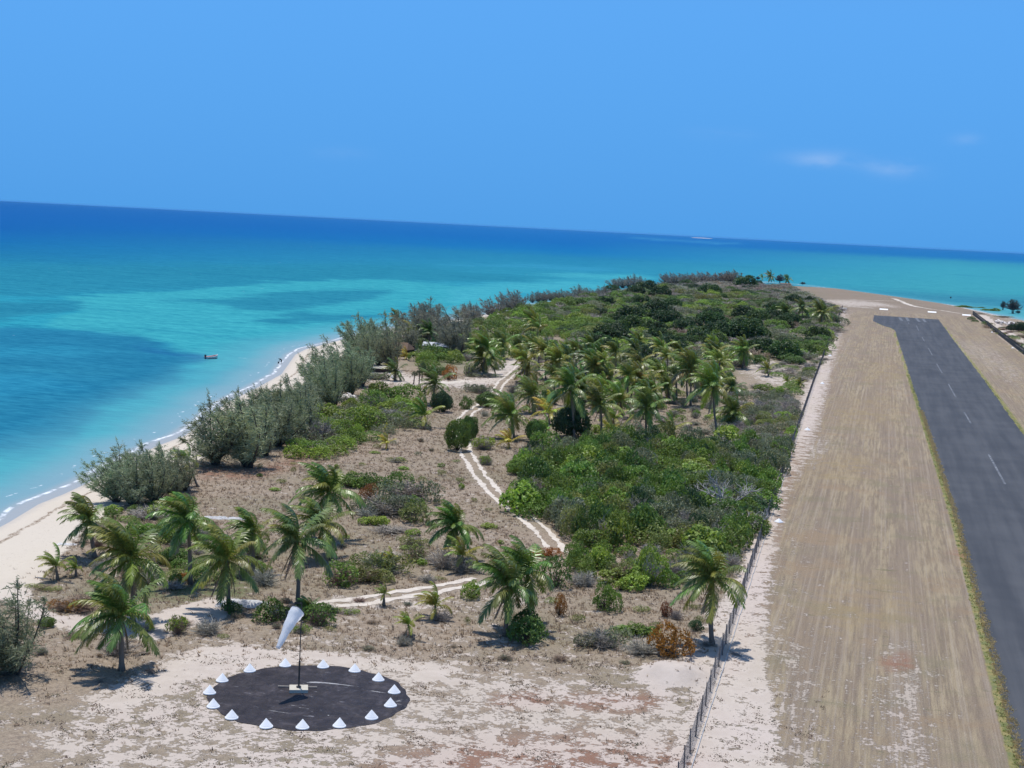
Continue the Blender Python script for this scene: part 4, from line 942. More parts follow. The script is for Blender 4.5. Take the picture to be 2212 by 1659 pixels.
def jc(c, rn, a=.14): f = rn.uniform(1-a, 1+a); return tuple(x*f*rn.uniform(.95, 1.05) for x in c)
def bush(px, w, h, kind, col, label, cat='bush', group=None, name='bush', twig=None, depth=None):
    """px = foot of the bush in the photograph, w and h in its pixels"""
    b = at(*px); s = pxm(b); w *= 1.14; h *= 1.10; r = w/2/s; hh = h/s/.96; rn = random.Random(zlib.crc32((label+'%d,%d' % (px[0], px[1])).encode()) % 99991); dd = r if depth is None else depth/2/s
    dd = min(dd, r*1.3)
    fwd = Vector((b.x, b.y, 0)).normalized(); b = b+fwd*dd*.55; b.z = h1(b.x, b.y)
    hh = max(.5, hh-dd*.3)
    if name == 'bush': name = {'twig':'bare_bush','sparse':'sparse_bush','ball':'round_bush','big':'broadleaf_bush','fine':'fine_leaved_bush'}.get(kind, 'leafy_bush')
    t = thing(name, label, cat, b, group, rz=0)
    rot = rn.random()*6.28; sc_ = (r*1.02, r*1.02 if abs(dd-r) < .01 else dd, hh/1.05)
    c = jc(COL[col], rn)
    if kind != 'twig':
        if w > 1.55*h and kind != 'ball':
            k_ = 3; ex = Vector((math.cos(HEAD), math.sin(HEAD), 0))
            for i in range(k_):
                f_ = rn.uniform(.50, .68); o_ = ex*r*(i-1)*.62+fwd*rn.uniform(-.3, .3)*dd; obj('foliage', rn.choice(PR[kind]), t, loc=o_, rot=(0, 0, rn.random()*6.28), scale=(r*f_*1.15, max(dd*.8, r*f_), hh/1.0*rn.uniform(.72, 1.08)), color=jc(c, rn, .12))
        else: obj('foliage', rn.choice(PR[kind]), t, rot=(rn.uniform(-.08,.08), rn.uniform(-.08,.08), rot), scale=(sc_[0]*1.12, sc_[1]*1.12, sc_[2]*1.08), color=c)
    if kind in ('sparse', 'twig') or twig: obj('twigs', rn.choice(TW), t, rot=(0, 0, rot+1), scale=(sc_[0], sc_[1], sc_[2]*1.0), color=jc(COL[twig or 'grey'], rn))
    else: obj('stems', rn.choice(STEMS), t, rot=(0, 0, rot+1), scale=(sc_[0]*.8, sc_[1]*.8, sc_[2]*.9), color=(.10,.08,.065))
    return t
def q(z, x, y, w, h, s): u, v = z(x, y); return (u, v), w/(s*1.649), h/(s*1.649)
B = []
def bb(z, s, x, y, w, h, kind, col, label, **k): p, w_, h_ = q(z, x, y, w, h, s); bush(p, w_, h_, kind, col, label, **k)
# round dark clipped-looking bushes and neighbours along the track
for x, y, w, h, kind, col, lab in [
    (90,1290,240,320,'ball','mid','biggest round dark green bush left of the wheel tracks'),
    (215,1180,170,260,'ball','dark','round dark bush right across the track from the big round bush'),
    (430,800,220,170,'ball','dark','domed dark bush at the middle of the track'),
    (190,820,170,180,'fine','dark','dark green bush left of the domed one with a palm sprout'),
    (1365,1145,350,330,'ball','deep','largest rounded dark bush behind the pale palm trunk'),
    (975,1190,170,230,'ball','dark','upright oval dark bush left of the largest rounded one'),
    (1440,880,150,210,'ball','deep','dark bush right behind the largest rounded one'),
    (560,930,230,200,'leafy','mid','green bush on the right side of the track'),
    (1120,760,160,160,'ball','dark','dark bush behind the bright young palm'),
    (390,1280,300,210,'sparse','lime','yellow-green leafy bush with bare grey stems at the track bend'),
    (330,400,0,0,'','','')]:
    if w: bb(ZF, 3.16, x, y, w, h, kind, col, lab)
for x, y, w, h, kind, col, lab in [
    (400,460,300,110,'sparse','greygreen','low grey-green scrub between the sand path and the track'),
    (0,490,180,190,'fine','orange','rust-orange bush standing by the sand path below the huts'),
    (245,450,190,190,'sparse','olive','olive and brown bush right of the rust-orange one'),
    (530,375,190,190,'leafy','mid','round green bush between two palms left of the track'),
    (330,425,130,160,'leafy','dark','dark bush under the two-tiered palm'),
    (720,640,160,150,'twig','grey','grey bare bush right of the track bend'),
    (400,900,140,100,'twig','brown','brown bare bush beside the domed dark bush'),
    (1000,1440,330,200,'ball','mid','rounded green bushes on the thicket corner, upper one'),
    (800,1560,250,130,'fine','mid','mid green mound at the left corner of the thicket'),
    (400,1440,160,130,'sparse','bright','pale green weed bush right of the wheel ruts')]:
    bb(ZF, 3.16, x, y, w, h, kind, col, lab)
# field bushes
for x, y, w, h, kind, col, lab, tw in [
    (760,320,330,150,'leafy','mid','dark green bush right of the highest central palm crown',None),
    (1010,330,420,190,'fine','dark','dark green thicket left part in the brown field',None),
    (910,410,170,160,'fine','rust','rusty brown bush on the front of the field thicket',None),
    (1230,430,440,240,'sparse','greygreen','silvery grey twiggy thicket in the brown field','grey'),
    (1030,540,420,230,'fine','greygreen','grey-green centre bush of the field thicket','grey'),
    (900,560,220,150,'twig','grey','bare grey bush left of the small bright bush',None),
    (1180,520,300,200,'fine','mid','green right-hand bush of the field thicket','grey'),
    (1265,600,280,190,'fine','olive','olive brown bush at the lower right of the field thicket',None),
    (955,605,190,100,'big','lime','small bright lime bush below the field thicket',None),
    (1100,680,400,110,'twig','grey','low bare grey brush under the field thicket',None),
    (1270,770,210,110,'sparse','olive','yellow-olive upright shrub left of the upright bushy palm',None),
    (1000,1000,420,260,'sparse','olive','broad olive scrub behind the windsock palms','greygreen'),
    (900,1060,330,180,'leafy','olive','olive green leafy scrub right of the big windsock palm','brown'),
    (690,1090,280,220,'leafy','mid','green leafy bush at the foot of the big windsock palm','brown'),
    (1280,900,220,180,'sparse','olive','yellowish green shrub below the small yellow palm','brown'),
    (1490,960,300,240,'twig','brown','brown dead bush left of the short thicket palm',None),
    (1680,990,260,150,'twig','brown','brown dead brush under the short thicket palm',None),
    (1370,1060,170,100,'twig','brown','tawny grass clump above the sand track',None),
    (160,1380,290,210,'leafy','dark','dark green round bush left of the windsock mouth',None),
    (520,1400,260,200,'leafy','dark','dark bush right of the windsock pole','brown'),
    (540,1290,140,90,'big','bright','bright leafy tuft right of the windsock',None),
    (740,1310,170,70,'sparse','bright','low bright creeping plant right of the windsock',None),
    (1730,1190,180,170,'leafy','bright','bright green bush left of the middle foreground palms',None),
    (2010,1480,200,140,'twig','brown','brown dry heap at the foot of the left leaning palm',None),
    (1130,110,140,60,'sparse','olive','small olive shrub alone in the brown field',None),
    (1840,130,120,90,'sparse','bright','small light green weed bush by the wheel ruts',None),
    (1190,1560,150,120,'twig','brown','dry brown heap under the small leaning palm',None),
    (1490,1370,200,130,'twig','brown','dry brown heap under the young palm with yellowing fronds',None),
    (1110,960,140,90,'twig','brown','brown dry mound under the small yellow palm',None),
    (370,1460,150,100,'sparse','bright','low leafy weeds below the tarpaulin',None),
    (2150,1480,250,230,'leafy','dark','dark bush at the foot of the right middle palm',None)]:
    bb(ZB, 2.212, x, y, w, h, kind, col, lab, twig=tw)
for x, y, w, h, kind, col, lab, tw in [
    (390,1100,260,270,'leafy','dark','dark green upright bush right of the middle foreground palms',None),
    (570,960,190,230,'leafy','mid','tall green bush behind the dark upright one',None),
    (320,860,210,110,'fine','orange','orange-brown bush top above the dark upright bush',None),
    (425,1320,110,200,'fine','ochre','narrow rusty bush between palms and dark round shrub',None),
    (785,1285,230,250,'fine','mid','lone rounded mid green bush in the dry grass',None),
    (1260,1330,120,140,'fine','rust','small rust red bush left of the fence palm',None),
    (1345,1350,120,110,'twig','brown','brown dead bush left of the fence palm',None),
    (1500,1440,130,110,'fine','deep','small dark bush just left of the fence palm trunk',None),
    (1030,1480,270,140,'big','mid','low bright green leafy bush above the orange bush',None),
    (1290,1660,420,330,'fine','ochre','big orange and olive bush near the fence, largest rusty one',None),
    (1080,1640,360,200,'twig','grey','bare grey-violet brush left of the big orange bush',None),
    (760,1590,380,220,'sparse','greygreen','pale grey-green scrub left of the bare grey brush','grey'),
    (600,1560,200,110,'twig','grey','low grey brush left end near the dark palms',None),
    (150,1560,320,250,'leafy','dark','dark green bush at the feet of the middle palms, right one',None),
    (920,1120,120,110,'big','lime','small lime bush right of the lone rounded bush',None),
    (740,960,210,210,'big','lime','bright lime leafed shrub in the grey brush',None),
    (1130,1090,260,330,'leafy','bright','tall bright green tree-like bush on several stems at the thicket front','grey'),
    (920,1060,300,220,'sparse','olive','olive brush left of the many-stemmed green bush','brown'),
    (1330,1060,230,260,'twig','grey','grey bare brush right of the many-stemmed green bush',None),
    (600,1100,300,180,'twig','grey','grey bare brush behind the lone rounded bush',None),
    (700,780,350,180,'twig','brown','brown and grey bare brush at the thicket foot',None),
    (110,210,160,130,'ball','mid','separate rounded bush at the upper left corner of the thicket',None),
    (110,1500,140,110,'big','bright','bright leaves low in front of the middle palms',None)]:
    bb(ZC, 2.212, x, y, w, h, kind, col, lab, twig=tw)
for x, y, w, h, kind, col, lab, tw in [
    (640,1300,370,210,'twig','grey','bare grey brown bush on the beach side behind the lowest left palm','brown'),
    (500,1290,220,130,'sparse','ochre','ochre weedy shrub on the beach edge','brown'),
    (370,1410,110,80,'ball','mid','small dark tufted shrub on the beach edge near the left casuarina',None),
    (1150,570,360,170,'twig','grey','bare grey brush in front of the beach casuarina clump',None),
    (1180,700,300,150,'leafy','mid','green bush behind the left palm group, left part',None),
    (1340,930,260,170,'leafy','dark','dark green leafy bush between the left palm trunks',None),
    (1330,750,260,160,'leafy','mid','green bush behind the left palm group, right part','grey'),
    (1440,1060,130,100,'big','ochre','yellowish bush left of the tarpaulin palm',None),
    (1370,1120,220,110,'twig','brown','dark brown brush between the left palm trunks',None),
    (1820,1310,170,130,'leafy','dark','small dark bush at the foot of the tarpaulin palm',None),
    (1400,1470,190,190,'sparse','bright','sparse light green leafy shrub below the tarpaulin palm','brown'),
    (1640,1480,300,190,'twig','brown','dark brown litter bush below the tarpaulin palm',None),
    (1150,1450,180,110,'twig','brown','low brown brush right of the lowest left palm',None),
    (1980,880,260,260,'leafy','olive','olive bush behind the slim palm','brown'),
    (2080,1090,280,200,'twig','brown','dark brown brush right of the slim palm trunk',None),
    (340,1120,230,70,'sparse','olive','low beach creeper left of the young beach palms','brown'),
    (930,1640,330,190,'twig','brown','dark dead brush heaped round the lowest left palm foot',None)]:
    bb(ZA, 2.212, x, y, w, h, kind, col, lab, twig=tw)
# hut area and beach-side green belt
for x, y, w, h, kind, col, lab, tw in [
    (430,870,500,330,'leafy','bright','bright green bush mass just below the pale stone heap','mid'),
    (300,1010,640,260,'fine','greygreen','grey-green scrub behind the lone leafy bush on the field edge','grey')]: pass
for x, y, w, h, kind, col, lab, tw in [
    (1680,1150,600,270,'leafy','bright','broad bright green bush just below the heap of pale stones',None),
    (1230,1240,520,260,'fine','greygreen','grey-green scrub right of the first casuarina row','grey'),
    (1500,1340,420,330,'twig','grey','bare grey scrub on the upper edge of the brown field',None),
    (1230,1330,380,300,'sparse','greygreen','grey-green bush under the casuarinas at the field edge','grey'),
    (1930,1210,380,260,'leafy','mid','mid green bush right behind the lone leafy bush',None),
    (1720,1320,260,220,'leafy','mid','lone leafy green bush on the upper edge of the brown field',None),
    (1480,1190,380,190,'fine','mid','green bush below the broad bright one','grey'),
    (2080,1180,260,200,'sparse','greygreen','pale scrub at the right end of the green belt','grey'),
    (2010,1000,330,240,'fine','mid','green scrub below the sandy clearing','grey')]:
    bb(ZT, 2.765, x, y, w, h, kind, col, lab, twig=tw)
for x, y, w, h, kind, col, lab, tw in [
    (300,1230,420,260,'leafy','mid','wide green bush left of the shaggy trunk palm',None),
    (480,1340,170,130,'leafy','dark','dark bush left of the low palm with yellow fronds',None),
    (760,1300,170,190,'ball','deep','dark oval bush right of the shaggy trunk palm',None),
    (1110,1110,260,140,'sparse','greygreen','thin pale bush beside the sand path end','grey'),
    (90,1130,90,110,'ball','mid','small round green bush on the sandy clearing',None),
    (640,800,330,140,'leafy','mid','green bush in front of the tin roofed shed, left half',None),
    (790,780,260,130,'leafy','bright','bright green bush in front of the tin roofed shed, right half',None),
    (700,930,230,130,'leafy','dark','green bush left of the rust-orange bush',None),
    (580,1470,120,90,'twig','brown','dark dead skirt under the low palm',None),
    (100,980,230,110,'leafy','greygreen','grey-green bush in front of the white slab hut','grey'),
    (180,1440,330,170,'sparse','greygreen','pale grey scrub left of the low palm','grey')]:
    bb(ZE, 2.765, x, y, w, h, kind, col, lab, twig=tw)
# pandanus-like thin trees by the huts
for x, y, h, lab in [(480,1020,140,'thin dark-headed tree at the clearing, left one'), (530,1045,190,'thin dark-headed tree at the clearing, middle one'), (560,980,190,'thin dark-headed tree at the clearing, right one')]:
    b = at(*ZE(x, y)); s = pxm(b); hh = h/(2.765*1.649)/s; t = thing('slender_tree', lab, 'tree', b)
    m = MB(); m.tube([(0,0,0),(.1,0,hh*.5),(0,.1,hh*.8)], [.14,.11,.08], 6); obj('trunk', m.mesh('trunk', M_bark), t, color=(.09,.07,.06))
    obj('crown', random.choice(PR['leafy']), t, loc=(0,0,hh*.55), scale=(hh*.23,hh*.23,hh*.42), color=COL['deep'])
# right shore
for x, y, w, h, kind, col, lab, tw in [
    (960,810,220,75,'far','mid','low domed green bush on the right shore, left one',None), (1165,815,180,70,'far','mid','low domed green bush on the right shore, right one',None),
    (1360,860,220,105,'far','mid','angular green bush beside the grey shore tree',None), (1640,900,0,0,'','','',None),
    (1800,1170,330,210,'far','deep','dark bush on the dune beside the pale road, at the right picture edge',None),
    (490,705,60,40,'twig','brown','tiny bare bush on the far shoreline',None), (600,722,36,22,'twig','brown','tiny low bush right of the tiny bare one on the far shoreline',None),
    (1560,960,230,60,'sparse','olive','sparse olive scrub on the dune below the grey shore tree','brown'), (1480,860,160,60,'twig','grey','bare grey brush left of the grey shore tree',None),
    (1200,900,300,60,'twig','brown','bare brown brush on the shore dune',None)]:
    if w: bb(ZS, 4.147, x, y, w, h, kind, col, lab, twig=tw)

tick('bushes')
# ---------------------------------------------------------------- casuarinas
def casu(seed, nst=13, nb=6, ns=9, w_=.0062):
    r = np.random.default_rng(seed); tm = MB(); P0 = []; D = []
    def spray(q0, q1, bd, n_, k_):
        for j in range(n_):
            t_ = r.random()**.6; P0.append(q0.lerp(q1, t_)+Vector(r.normal(0, .012, 3))); D.append((bd*.55+Vector((0,0,-.15))+Vector(r.normal(0, .42, 3))+WIND*.25)*r.uniform(.045, .10)*k_)
    for i in range(nst):
        a = i*2.4+r.random(); sp = (i+.5)/nst; sp = sp**.8*1.2; hgt = r.uniform(.72, 1.02)*(1.05-.20*sp); p = Vector((r.normal(0, .03), r.normal(0, .03), 0)); pts = [p.copy()]
        dv = Vector((math.cos(a)*sp, math.sin(a)*sp, .9)).normalized()
        for k in range(8):
            dv = (dv+WIND*.05+Vector((0,0,.035))+Vector(r.normal(0, .06, 3))).normalized(); p = p+dv*hgt/8; pts.append(p.copy())
        tm.tube(pts, [.016*(1-.85*k/8)+.002 for k in range(9)], 5, False)
        for k in range(2, 9):
            for b in range(nb):
                q0 = pts[k-1].lerp(pts[k], r.random()); aa = r.random()*6.283; L = .21*(1.15-.6*k/8)*r.uniform(.5, 1.25)
                bd = (Vector((math.cos(aa), math.sin(aa), r.uniform(.1, .9)))+WIND*.35).normalized(); q1 = q0+bd*L
                if b < 2: tm.tube([q0, q1], [.0035, .0015], 3, False)
                spray(q0, q1, bd, ns, 1.)
                if r.random() < .5:
                    b2 = (bd+Vector(r.normal(0, .5, 3))).normalized(); spray(q1, q1+b2*.09, b2, ns//2, .8)
        lead = (dv+WIND*r.uniform(.1, .5)+Vector((0,0,.35))+Vector(r.normal(0, .22, 3))).normalized(); LL = r.uniform(.05, .20)
        for k_ in range(5): spray(pts[-1]+lead*LL*(k_-1)/4, pts[-1]+lead*LL*k_/4, lead, 13, .78-.12*k_)
    P0 = np.array(P0); D = np.array(D); s = np.cross(D, r.normal(size=D.shape)); s /= np.linalg.norm(s, axis=1)[:, None]; s *= w_
    V = np.stack([P0-s, P0+s, P0+D], 1).reshape(-1, 3); F = np.arange(len(V)).reshape(-1, 3); va = np.repeat(np.clip(r.normal(.5, .2, len(P0)), 0, 1), 3)
    return tm.mesh('trunk', M_bark), mesh('crown', V, F, M_needle, False, dict(var=va))
CAS = [casu(400+i) for i in range(5)]; CASF = [casu(420+i, 12, 5, 7, .009) for i in range(4)]
def casuarina(px, h, label, group, w=1., far=False, col=(.29,.325,.205)):
    b = at(*px); s = pxm(b); H_ = h/s; rn = random.Random(int(px[0]*13+px[1]*7)); t = thing('casuarina_tree', label, 'tree', b, group)
    tr_, cr_ = rn.choice(CASF if far else CAS); a = rn.uniform(-.5, .5); H_ *= rn.uniform(.88, 1.1); sc_ = (H_*w*rn.uniform(.9, 1.15), H_*w*rn.uniform(.9, 1.15), H_)
    obj('trunk', tr_, t, rot=(0,0,a), scale=sc_, color=(.085,.07,.06)); obj('crown', cr_, t, rot=(0,0,a), scale=sc_, color=jc(col, rn, .1)); return t
gr = 'grey-green casuarinas along the beach'
for x, y, h, w, lab in [(30,1455,205,.9,'grey-green casuarina at the left picture edge, frontmost'),(-30,1470,150,1.,'casuarina cut by the left picture edge, low one')]: casuarina((x, y), h, lab, gr, w)
fixed = [((468,1005),150,1.05,'casuarina with open splayed stems at the left end of the main beach row'), ((538,1010),150,.9,'second casuarina of the main row, trunk visible above the brown field')]
for p, h, w, lab in fixed: casuarina(p, h, lab, gr, w)
rn = random.Random(5)
def row(pts, lab, far=False, h=(100, 120), col=(.29,.325,.205), w=(.8, 1.1)):
    for p in pts: casuarina(p, rn.uniform(*h), lab, gr, rn.uniform(*w), far, col)
row([(250,1085),(290,1090),(330,1085),(375,1075),(270,1055),(320,1060),(360,1050),(400,1060)], 'grey-green casuarina in the low clump on the beach behind the left palms', h=(80,112))
row([(575,985),(600,965),(560,955),(520,960),(630,955),(600,930),(560,925),(640,925),(660,945)], 'feathery casuarina in the near half of the main beach row', h=(105,125), w=(.75,1))
row([(640,900),(672,880),(632,905),(655,890),(690,872),(712,855)], 'low feathery casuarina on the seaward side of the row near the wading person', h=(56,76), w=(1.1,1.4))
row([(700,862),(730,850),(700,838),(730,825),(760,830),(720,880),(755,855),(780,835)], 'feathery casuarina in the dense middle of the beach row', h=(80,100), w=(.8,1.1))
row([(790,800),(820,790),(845,800),(805,770),(830,765),(780,780)], 'tall casuarina at the bend of the beach above the white sand', h=(85,100), w=(.7,1))
row([(880,765),(905,750),(890,730),(930,728),(950,735),(975,760),(985,745),(925,710),(990,770)], 'tall greyish casuarina behind the beach huts', h=(62,88), col=(.235,.235,.19), w=(.8,1.1))
row([(1005,690),(1030,690),(1060,683),(1085,680),(1105,672),(1120,672),(1020,700)], 'far casuarina on the skyline left of the sand gap', True, (32,48), (.25,.24,.215), (1,1.4))
row([(1150+i*13, 655-i*1.1-rn.random()*3) for i in range(13)], 'far casuarina in the low skyline row right of the sand gap', True, (15,27), (.24,.23,.21), (1.1,1.6))
row([(1345,622),(1358,621),(1372,620),(1385,619),(1330,624)], 'pale far casuarina standing alone on the skyline', True, (18,26), (.26,.255,.25), (1.2,1.6))
row([(1440+i*15, 617-i*.4) for i in range(11)], 'far casuarina on the highest part of the skyline', True, (18,30), (.24,.225,.205), (1.2,1.7))
# bare rounded trees by the water
for (z, s, x, y, w, h, lab) in [(Z5,4.424,785,262,160,165,'bare grey round tree between two far palms at the point'), (Z5,4.424,1150,285,100,60,'small bare spreading tree at the tip of the point'), (Z5,4.424,440,215,80,75,'small bare tree on the far skyline'),
                         (ZS,4.147,1690,900,250,255,'tall bare grey tree on two trunks on the right shore'), (ZS,4.147,1545,850,90,170,'thin bare grey tree left of the tall one on the right shore'), (ZS,4.147,1770,905,90,60,'small bare shrub right of the tall grey shore tree'),
                         (ZS,4.147,776,682,26,42,'tiny tree standing in the shallow water off the right shore')]:
    p, w_, h_ = q(z, x, y, w, h, s); b = at(*p) if 'shallow' not in lab else at(*p, z=SEA); sx = pxm(b); H_ = h_/sx; r_ = w_/2/sx
    t = thing('bare_tree', lab, 'tree', b); m = MB(); rn2 = random.Random(int(x))
    for k in range(3): a = k*2.1+.4; m.tube([(0.1*math.cos(a)*r_,0.1*math.sin(a)*r_,0),(.15*r_*math.cos(a),.15*r_*math.sin(a),H_*.35),(.5*r_*math.cos(a),.5*r_*math.sin(a),H_*.75)], [H_*.022,H_*.016,H_*.006], 5)
    obj('trunk', m.mesh('trunk', M_bark), t, color=(.09,.08,.075))
    obj('crown', rn2.choice(FARTW), t, loc=(0,0,H_*.2), scale=(r_*1.15,r_*1.15,H_*.8), color=(.135,.115,.112))
    obj('foliage', rn2.choice(PR['sparse']), t, loc=(0,0,H_*.25), scale=(r_,r_,H_*.72), color=(.09,.09,.075))

# dead white-branched tree over the thicket edge
def dead_tree(px, ht, label, seed, spread=1.4):
    r = random.Random(seed); b = at(*px); t = thing('dead_tree', label, 'tree', b); tm = MB(); bmz = MB()
    tm.tube([(0,0,0),(.1,0,ht*.2),(0,.05,ht*.38)], [.28,.22,.18], 7); obj('trunk', tm.mesh('trunk', M_bark, True), t, color=(.32,.29,.28))
    def br(p, d, L, rad_, lev):
        pts = [p.copy()]; rr_ = [rad_]
        for k in range(4):
            d = (d+Vector((r.gauss(0,.28), r.gauss(0,.28), r.gauss(.02,.14)))).normalized(); p = p+d*L/4; pts.append(p.copy()); rr_.append(rad_*(1-.16*(k+1)))
            if lev < 2 and k >= 1:
                for _ in range(1 if (lev or k == 2) else 2):
                    d2 = (d+Vector((r.gauss(0,.6), r.gauss(0,.6), r.gauss(.1,.3)))).normalized(); br(p.copy(), d2, L*.62, rad_*.6, lev+1)
        bmz.tube(pts, rr_, 5, False)
    for k in range(6): a = k*1.05+r.random(); br(Vector((0,.05,ht*.36)), Vector((math.cos(a)*spread, math.sin(a)*spread, .75)).normalized(), ht*.62, .13, 0)
    obj('branches', bmz.mesh('branches', M_bark, True), t, color=(.40,.375,.34))
dead_tree((1570,1120), 4.6, 'dead tree with bleached crooked white branches above the dark thicket', 3)
dead_tree((1620,1150), 2.6, 'small dead white-branched tree at the thicket edge by the fence', 8)
dead_tree((1500,1085), 2.6, 'low dead white-branched snag inside the thicket', 12)

tick('casu')
# ---------------------------------------------------------------- thickets and woods, filled crown by crown
def fill(poly, spacing, r0, r1, h0, h1_, kinds, lab, group, name='bush', cat='bush', grow=0., seed=1, protos=None, maxn=900, hp=.4):
    """scatter crowns over the ground inside a traced outline"""
    rn = random.Random(seed); g = [at(u, v) for u, v in poly]; xs = [p.x for p in g]; ysx = [p.y for p in g]; pts = []; pg = [(p.x, p.y) for p in g]
    cell = {}; rg = np.random.default_rng(seed); cx_ = rg.uniform(min(xs), max(xs), 60000); cy_ = rg.uniform(min(ysx), max(ysx), 60000); ii = inpoly(pg, cx_, cy_)
    for x, y in zip(cx_[ii][:14000].tolist(), cy_[ii][:14000].tolist()):
        if len(pts) >= maxn: break
        sp = spacing*(1+grow*max(0, y-200)/200)
        key = (int(x//sp), int(y//sp)); ok = True
        cs = cell
        for i in range(-1, 2):
            for j in range(-1, 2):
                for (a, b_) in cs.get((int(x//16)+i, int(y//16)+j), ()):
                    if (a-x)**2+(b_-y)**2 < sp*sp: ok = False
        if not ok: continue
        cs.setdefault((int(x//16), int(y//16)), []).append((x, y)); pts.append((x, y, sp/spacing))
    tot = sum(k[0] for k in kinds)
    for x, y, gsc in pts:
        pick = rn.random()*tot; nz = vnoise(np.array([x]), np.array([y]), 22)[0]
        for wgt, kind, col, lb in kinds:
            pick -= wgt*max(.05, 1.0+(3.2*nz if col in ('grey', 'brown', 'greygreen') else -1.2*nz))
            if pick <= 0: break
        r_ = rn.uniform(r0, r1)*gsc; hh = rn.uniform(h0, h1_)*(gsc**hp)
        if kind == 'twig': hh *= .85
        z_ = h1(x, y); a = rn.random()*6.28
        nm = name if name != 'bush' else {'twig':'bare_bush','sparse':'sparse_bush','ball':'round_bush','big':'broadleaf_bush','fine':'fine_leaved_bush'}.get(kind, 'leafy_bush')
        if name == 'thicket_tree': nm = {'twig':'leafless_tree'}.get(kind, 'thicket_tree')
        t = thing(nm, lab % lb, cat, (x, y, z_), group % lb if '%' in group else group); c = jc(COL[col], rn, .18)
        src = (protos or PR)
        if kind == 'twig':
            obj('twigs', rn.choice(TW if not protos else FARTW), t, rot=(0,0,a), scale=(r_*1.1, r_*1.1, hh), color=c)
            if rn.random() < .5: obj('foliage', rn.choice(PR['sparse']), t, rot=(0,0,a), scale=(r_, r_, hh*.85), color=jc(COL['greygreen'], rn))
        else:
            obj('foliage', rn.choice(PR[kind]), t, rot=(0,0,a), scale=(r_*1.05, r_*1.05, hh), color=c)
    return len(pts)
NF = {}
thick = [(1118,1108),(1125,1050),(1120,1005),(1180,985),(1230,985),(1330,960),(1420,960),(1560,970),(1690,985),(1668,1040),(1640,1110),(1618,1170),(1570,1200),(1500,1215),(1440,1195),(1330,1190),(1270,1190),(1200,1140)]
NF['thick'] = fill(thick, 2.6, 2.0, 3.5, 2.3, 4.9, [(3,'leafy','mid','mid green'),(2.4,'leafy','dark','dark green'),(2.4,'fine','greygreen','grey-green'),(2.2,'fine','mid','fine-leaved green'),(1.6,'big','bright','bright green'),(1.6,'fine','olive','olive'),(1.4,'twig','grey','bare grey'),(.8,'fine','deep','very dark green')],
     '%s bush in the big thicket between the wheel tracks and the fence', '%s bushes of the big thicket', name='thicket_shrub', seed=11)
NF['front'] = fill([(1215,1200),(1330,1195),(1480,1210),(1600,1180),(1580,1245),(1480,1265),(1370,1275),(1270,1255)], 2.4, 1.1, 2.0, 1.3, 2.4, [(3,'twig','grey','bare grey'),(2,'sparse','greygreen','grey-green'),(1.6,'big','bright','light green'),(1,'leafy','mid','green')],
     '%s bush on the ragged lower front of the thicket', '%s bushes of the thicket front', name='thicket_shrub', seed=12)
NF['fen'] = fill([(1550,925),(1680,845),(1712,865),(1722,910),(1696,985),(1640,1000),(1550,975)], 2.3, 1.4, 2.4, 1.3, 2.6, [(2.4,'twig','grey','bare grey'),(3,'sparse','greygreen','grey-green'),(1.5,'leafy','bright','bright green'),(1.6,'fine','olive','olive')],
     '%s bush in the scrub beside the fence above the thicket', '%s bushes beside the fence', seed=13)
NF['edge'] = fill([(1400,880),(1580,850),(1600,900),(1560,940),(1400,950),(1280,960),(1260,945)], 4.0, 1.0, 2.1, 1., 2.0, [(2,'twig','grey','bare grey'),(2,'sparse','greygreen','grey-green'),(1.5,'leafy','mid','mid green'),(1,'big','bright','bright green')],
     '%s low bush under the palm grove', '%s low bushes under the palms', seed=14)
NF['grove'] = fill([(1180,760),(1250,790),(1400,800),(1560,800),(1600,830),(1450,880),(1330,900),(1180,890),(1100,870),(1130,810)], 6.2, 1.3, 3.0, 1.3, 2.8, [(2,'twig','grey','bare grey'),(2,'sparse','greygreen','grey-green'),(2,'leafy','mid','mid green'),(1.4,'fine','olive','olive')],
     '%s bush among the trunks of the palm grove', '%s bushes among the palm trunks', seed=15)
NF['belt'] = fill([(640,940),(700,895),(800,872),(885,880),(905,925),(850,945),(780,955),(700,990),(640,990)], 3.0, 1.8, 3.2, 1.6, 3.0, [(3,'leafy','bright','bright green'),(2,'leafy','mid','mid green'),(2,'sparse','greygreen','grey-green'),(1.2,'twig','grey','bare grey')],
     '%s bush in the green belt behind the first casuarinas', '%s bushes of the green belt', seed=29)
NF['west'] = fill([(870,790),(930,800),(1010,780),(1110,770),(1160,735),(1180,690),(1130,672),(1060,690),(980,715),(930,745)], 6.4, 2.4, 4.6, 2.2, 4.6, [(3,'leafy','mid','mid green'),(2.4,'leafy','bright','bright green'),(2,'fine','olive','olive'),(1.4,'twig','grey','bare grey'),(1,'leafy','dark','dark green')],
     '%s bush between the beach huts and the far track', '%s bushes between the huts and the far track', seed=16, grow=.1)
NF['mid'] = fill([(1180,760),(1180,700),(1240,690),(1300,700),(1240,745),(1230,790)], 6.5, 2.4, 4.2, 1.8, 3.6, [(3,'leafy','mid','mid green'),(2.4,'sparse','bright','bright green'),(2,'fine','olive','olive'),(1,'twig','grey','bare grey')],
     '%s bush around the far end of the track', '%s bushes around the far end of the track', seed=17)
wood = [(1110,690),(1170,668),(1260,652),(1350,640),(1440,632),(1540,628),(1640,632),(1700,642),(1740,655),(1790,680),(1806,700),(1790,735),(1772,755),(1720,790),(1650,778),(1600,800),(1540,800),(1460,792),(1380,800),(1300,790),(1240,772),(1250,735),(1200,712)]
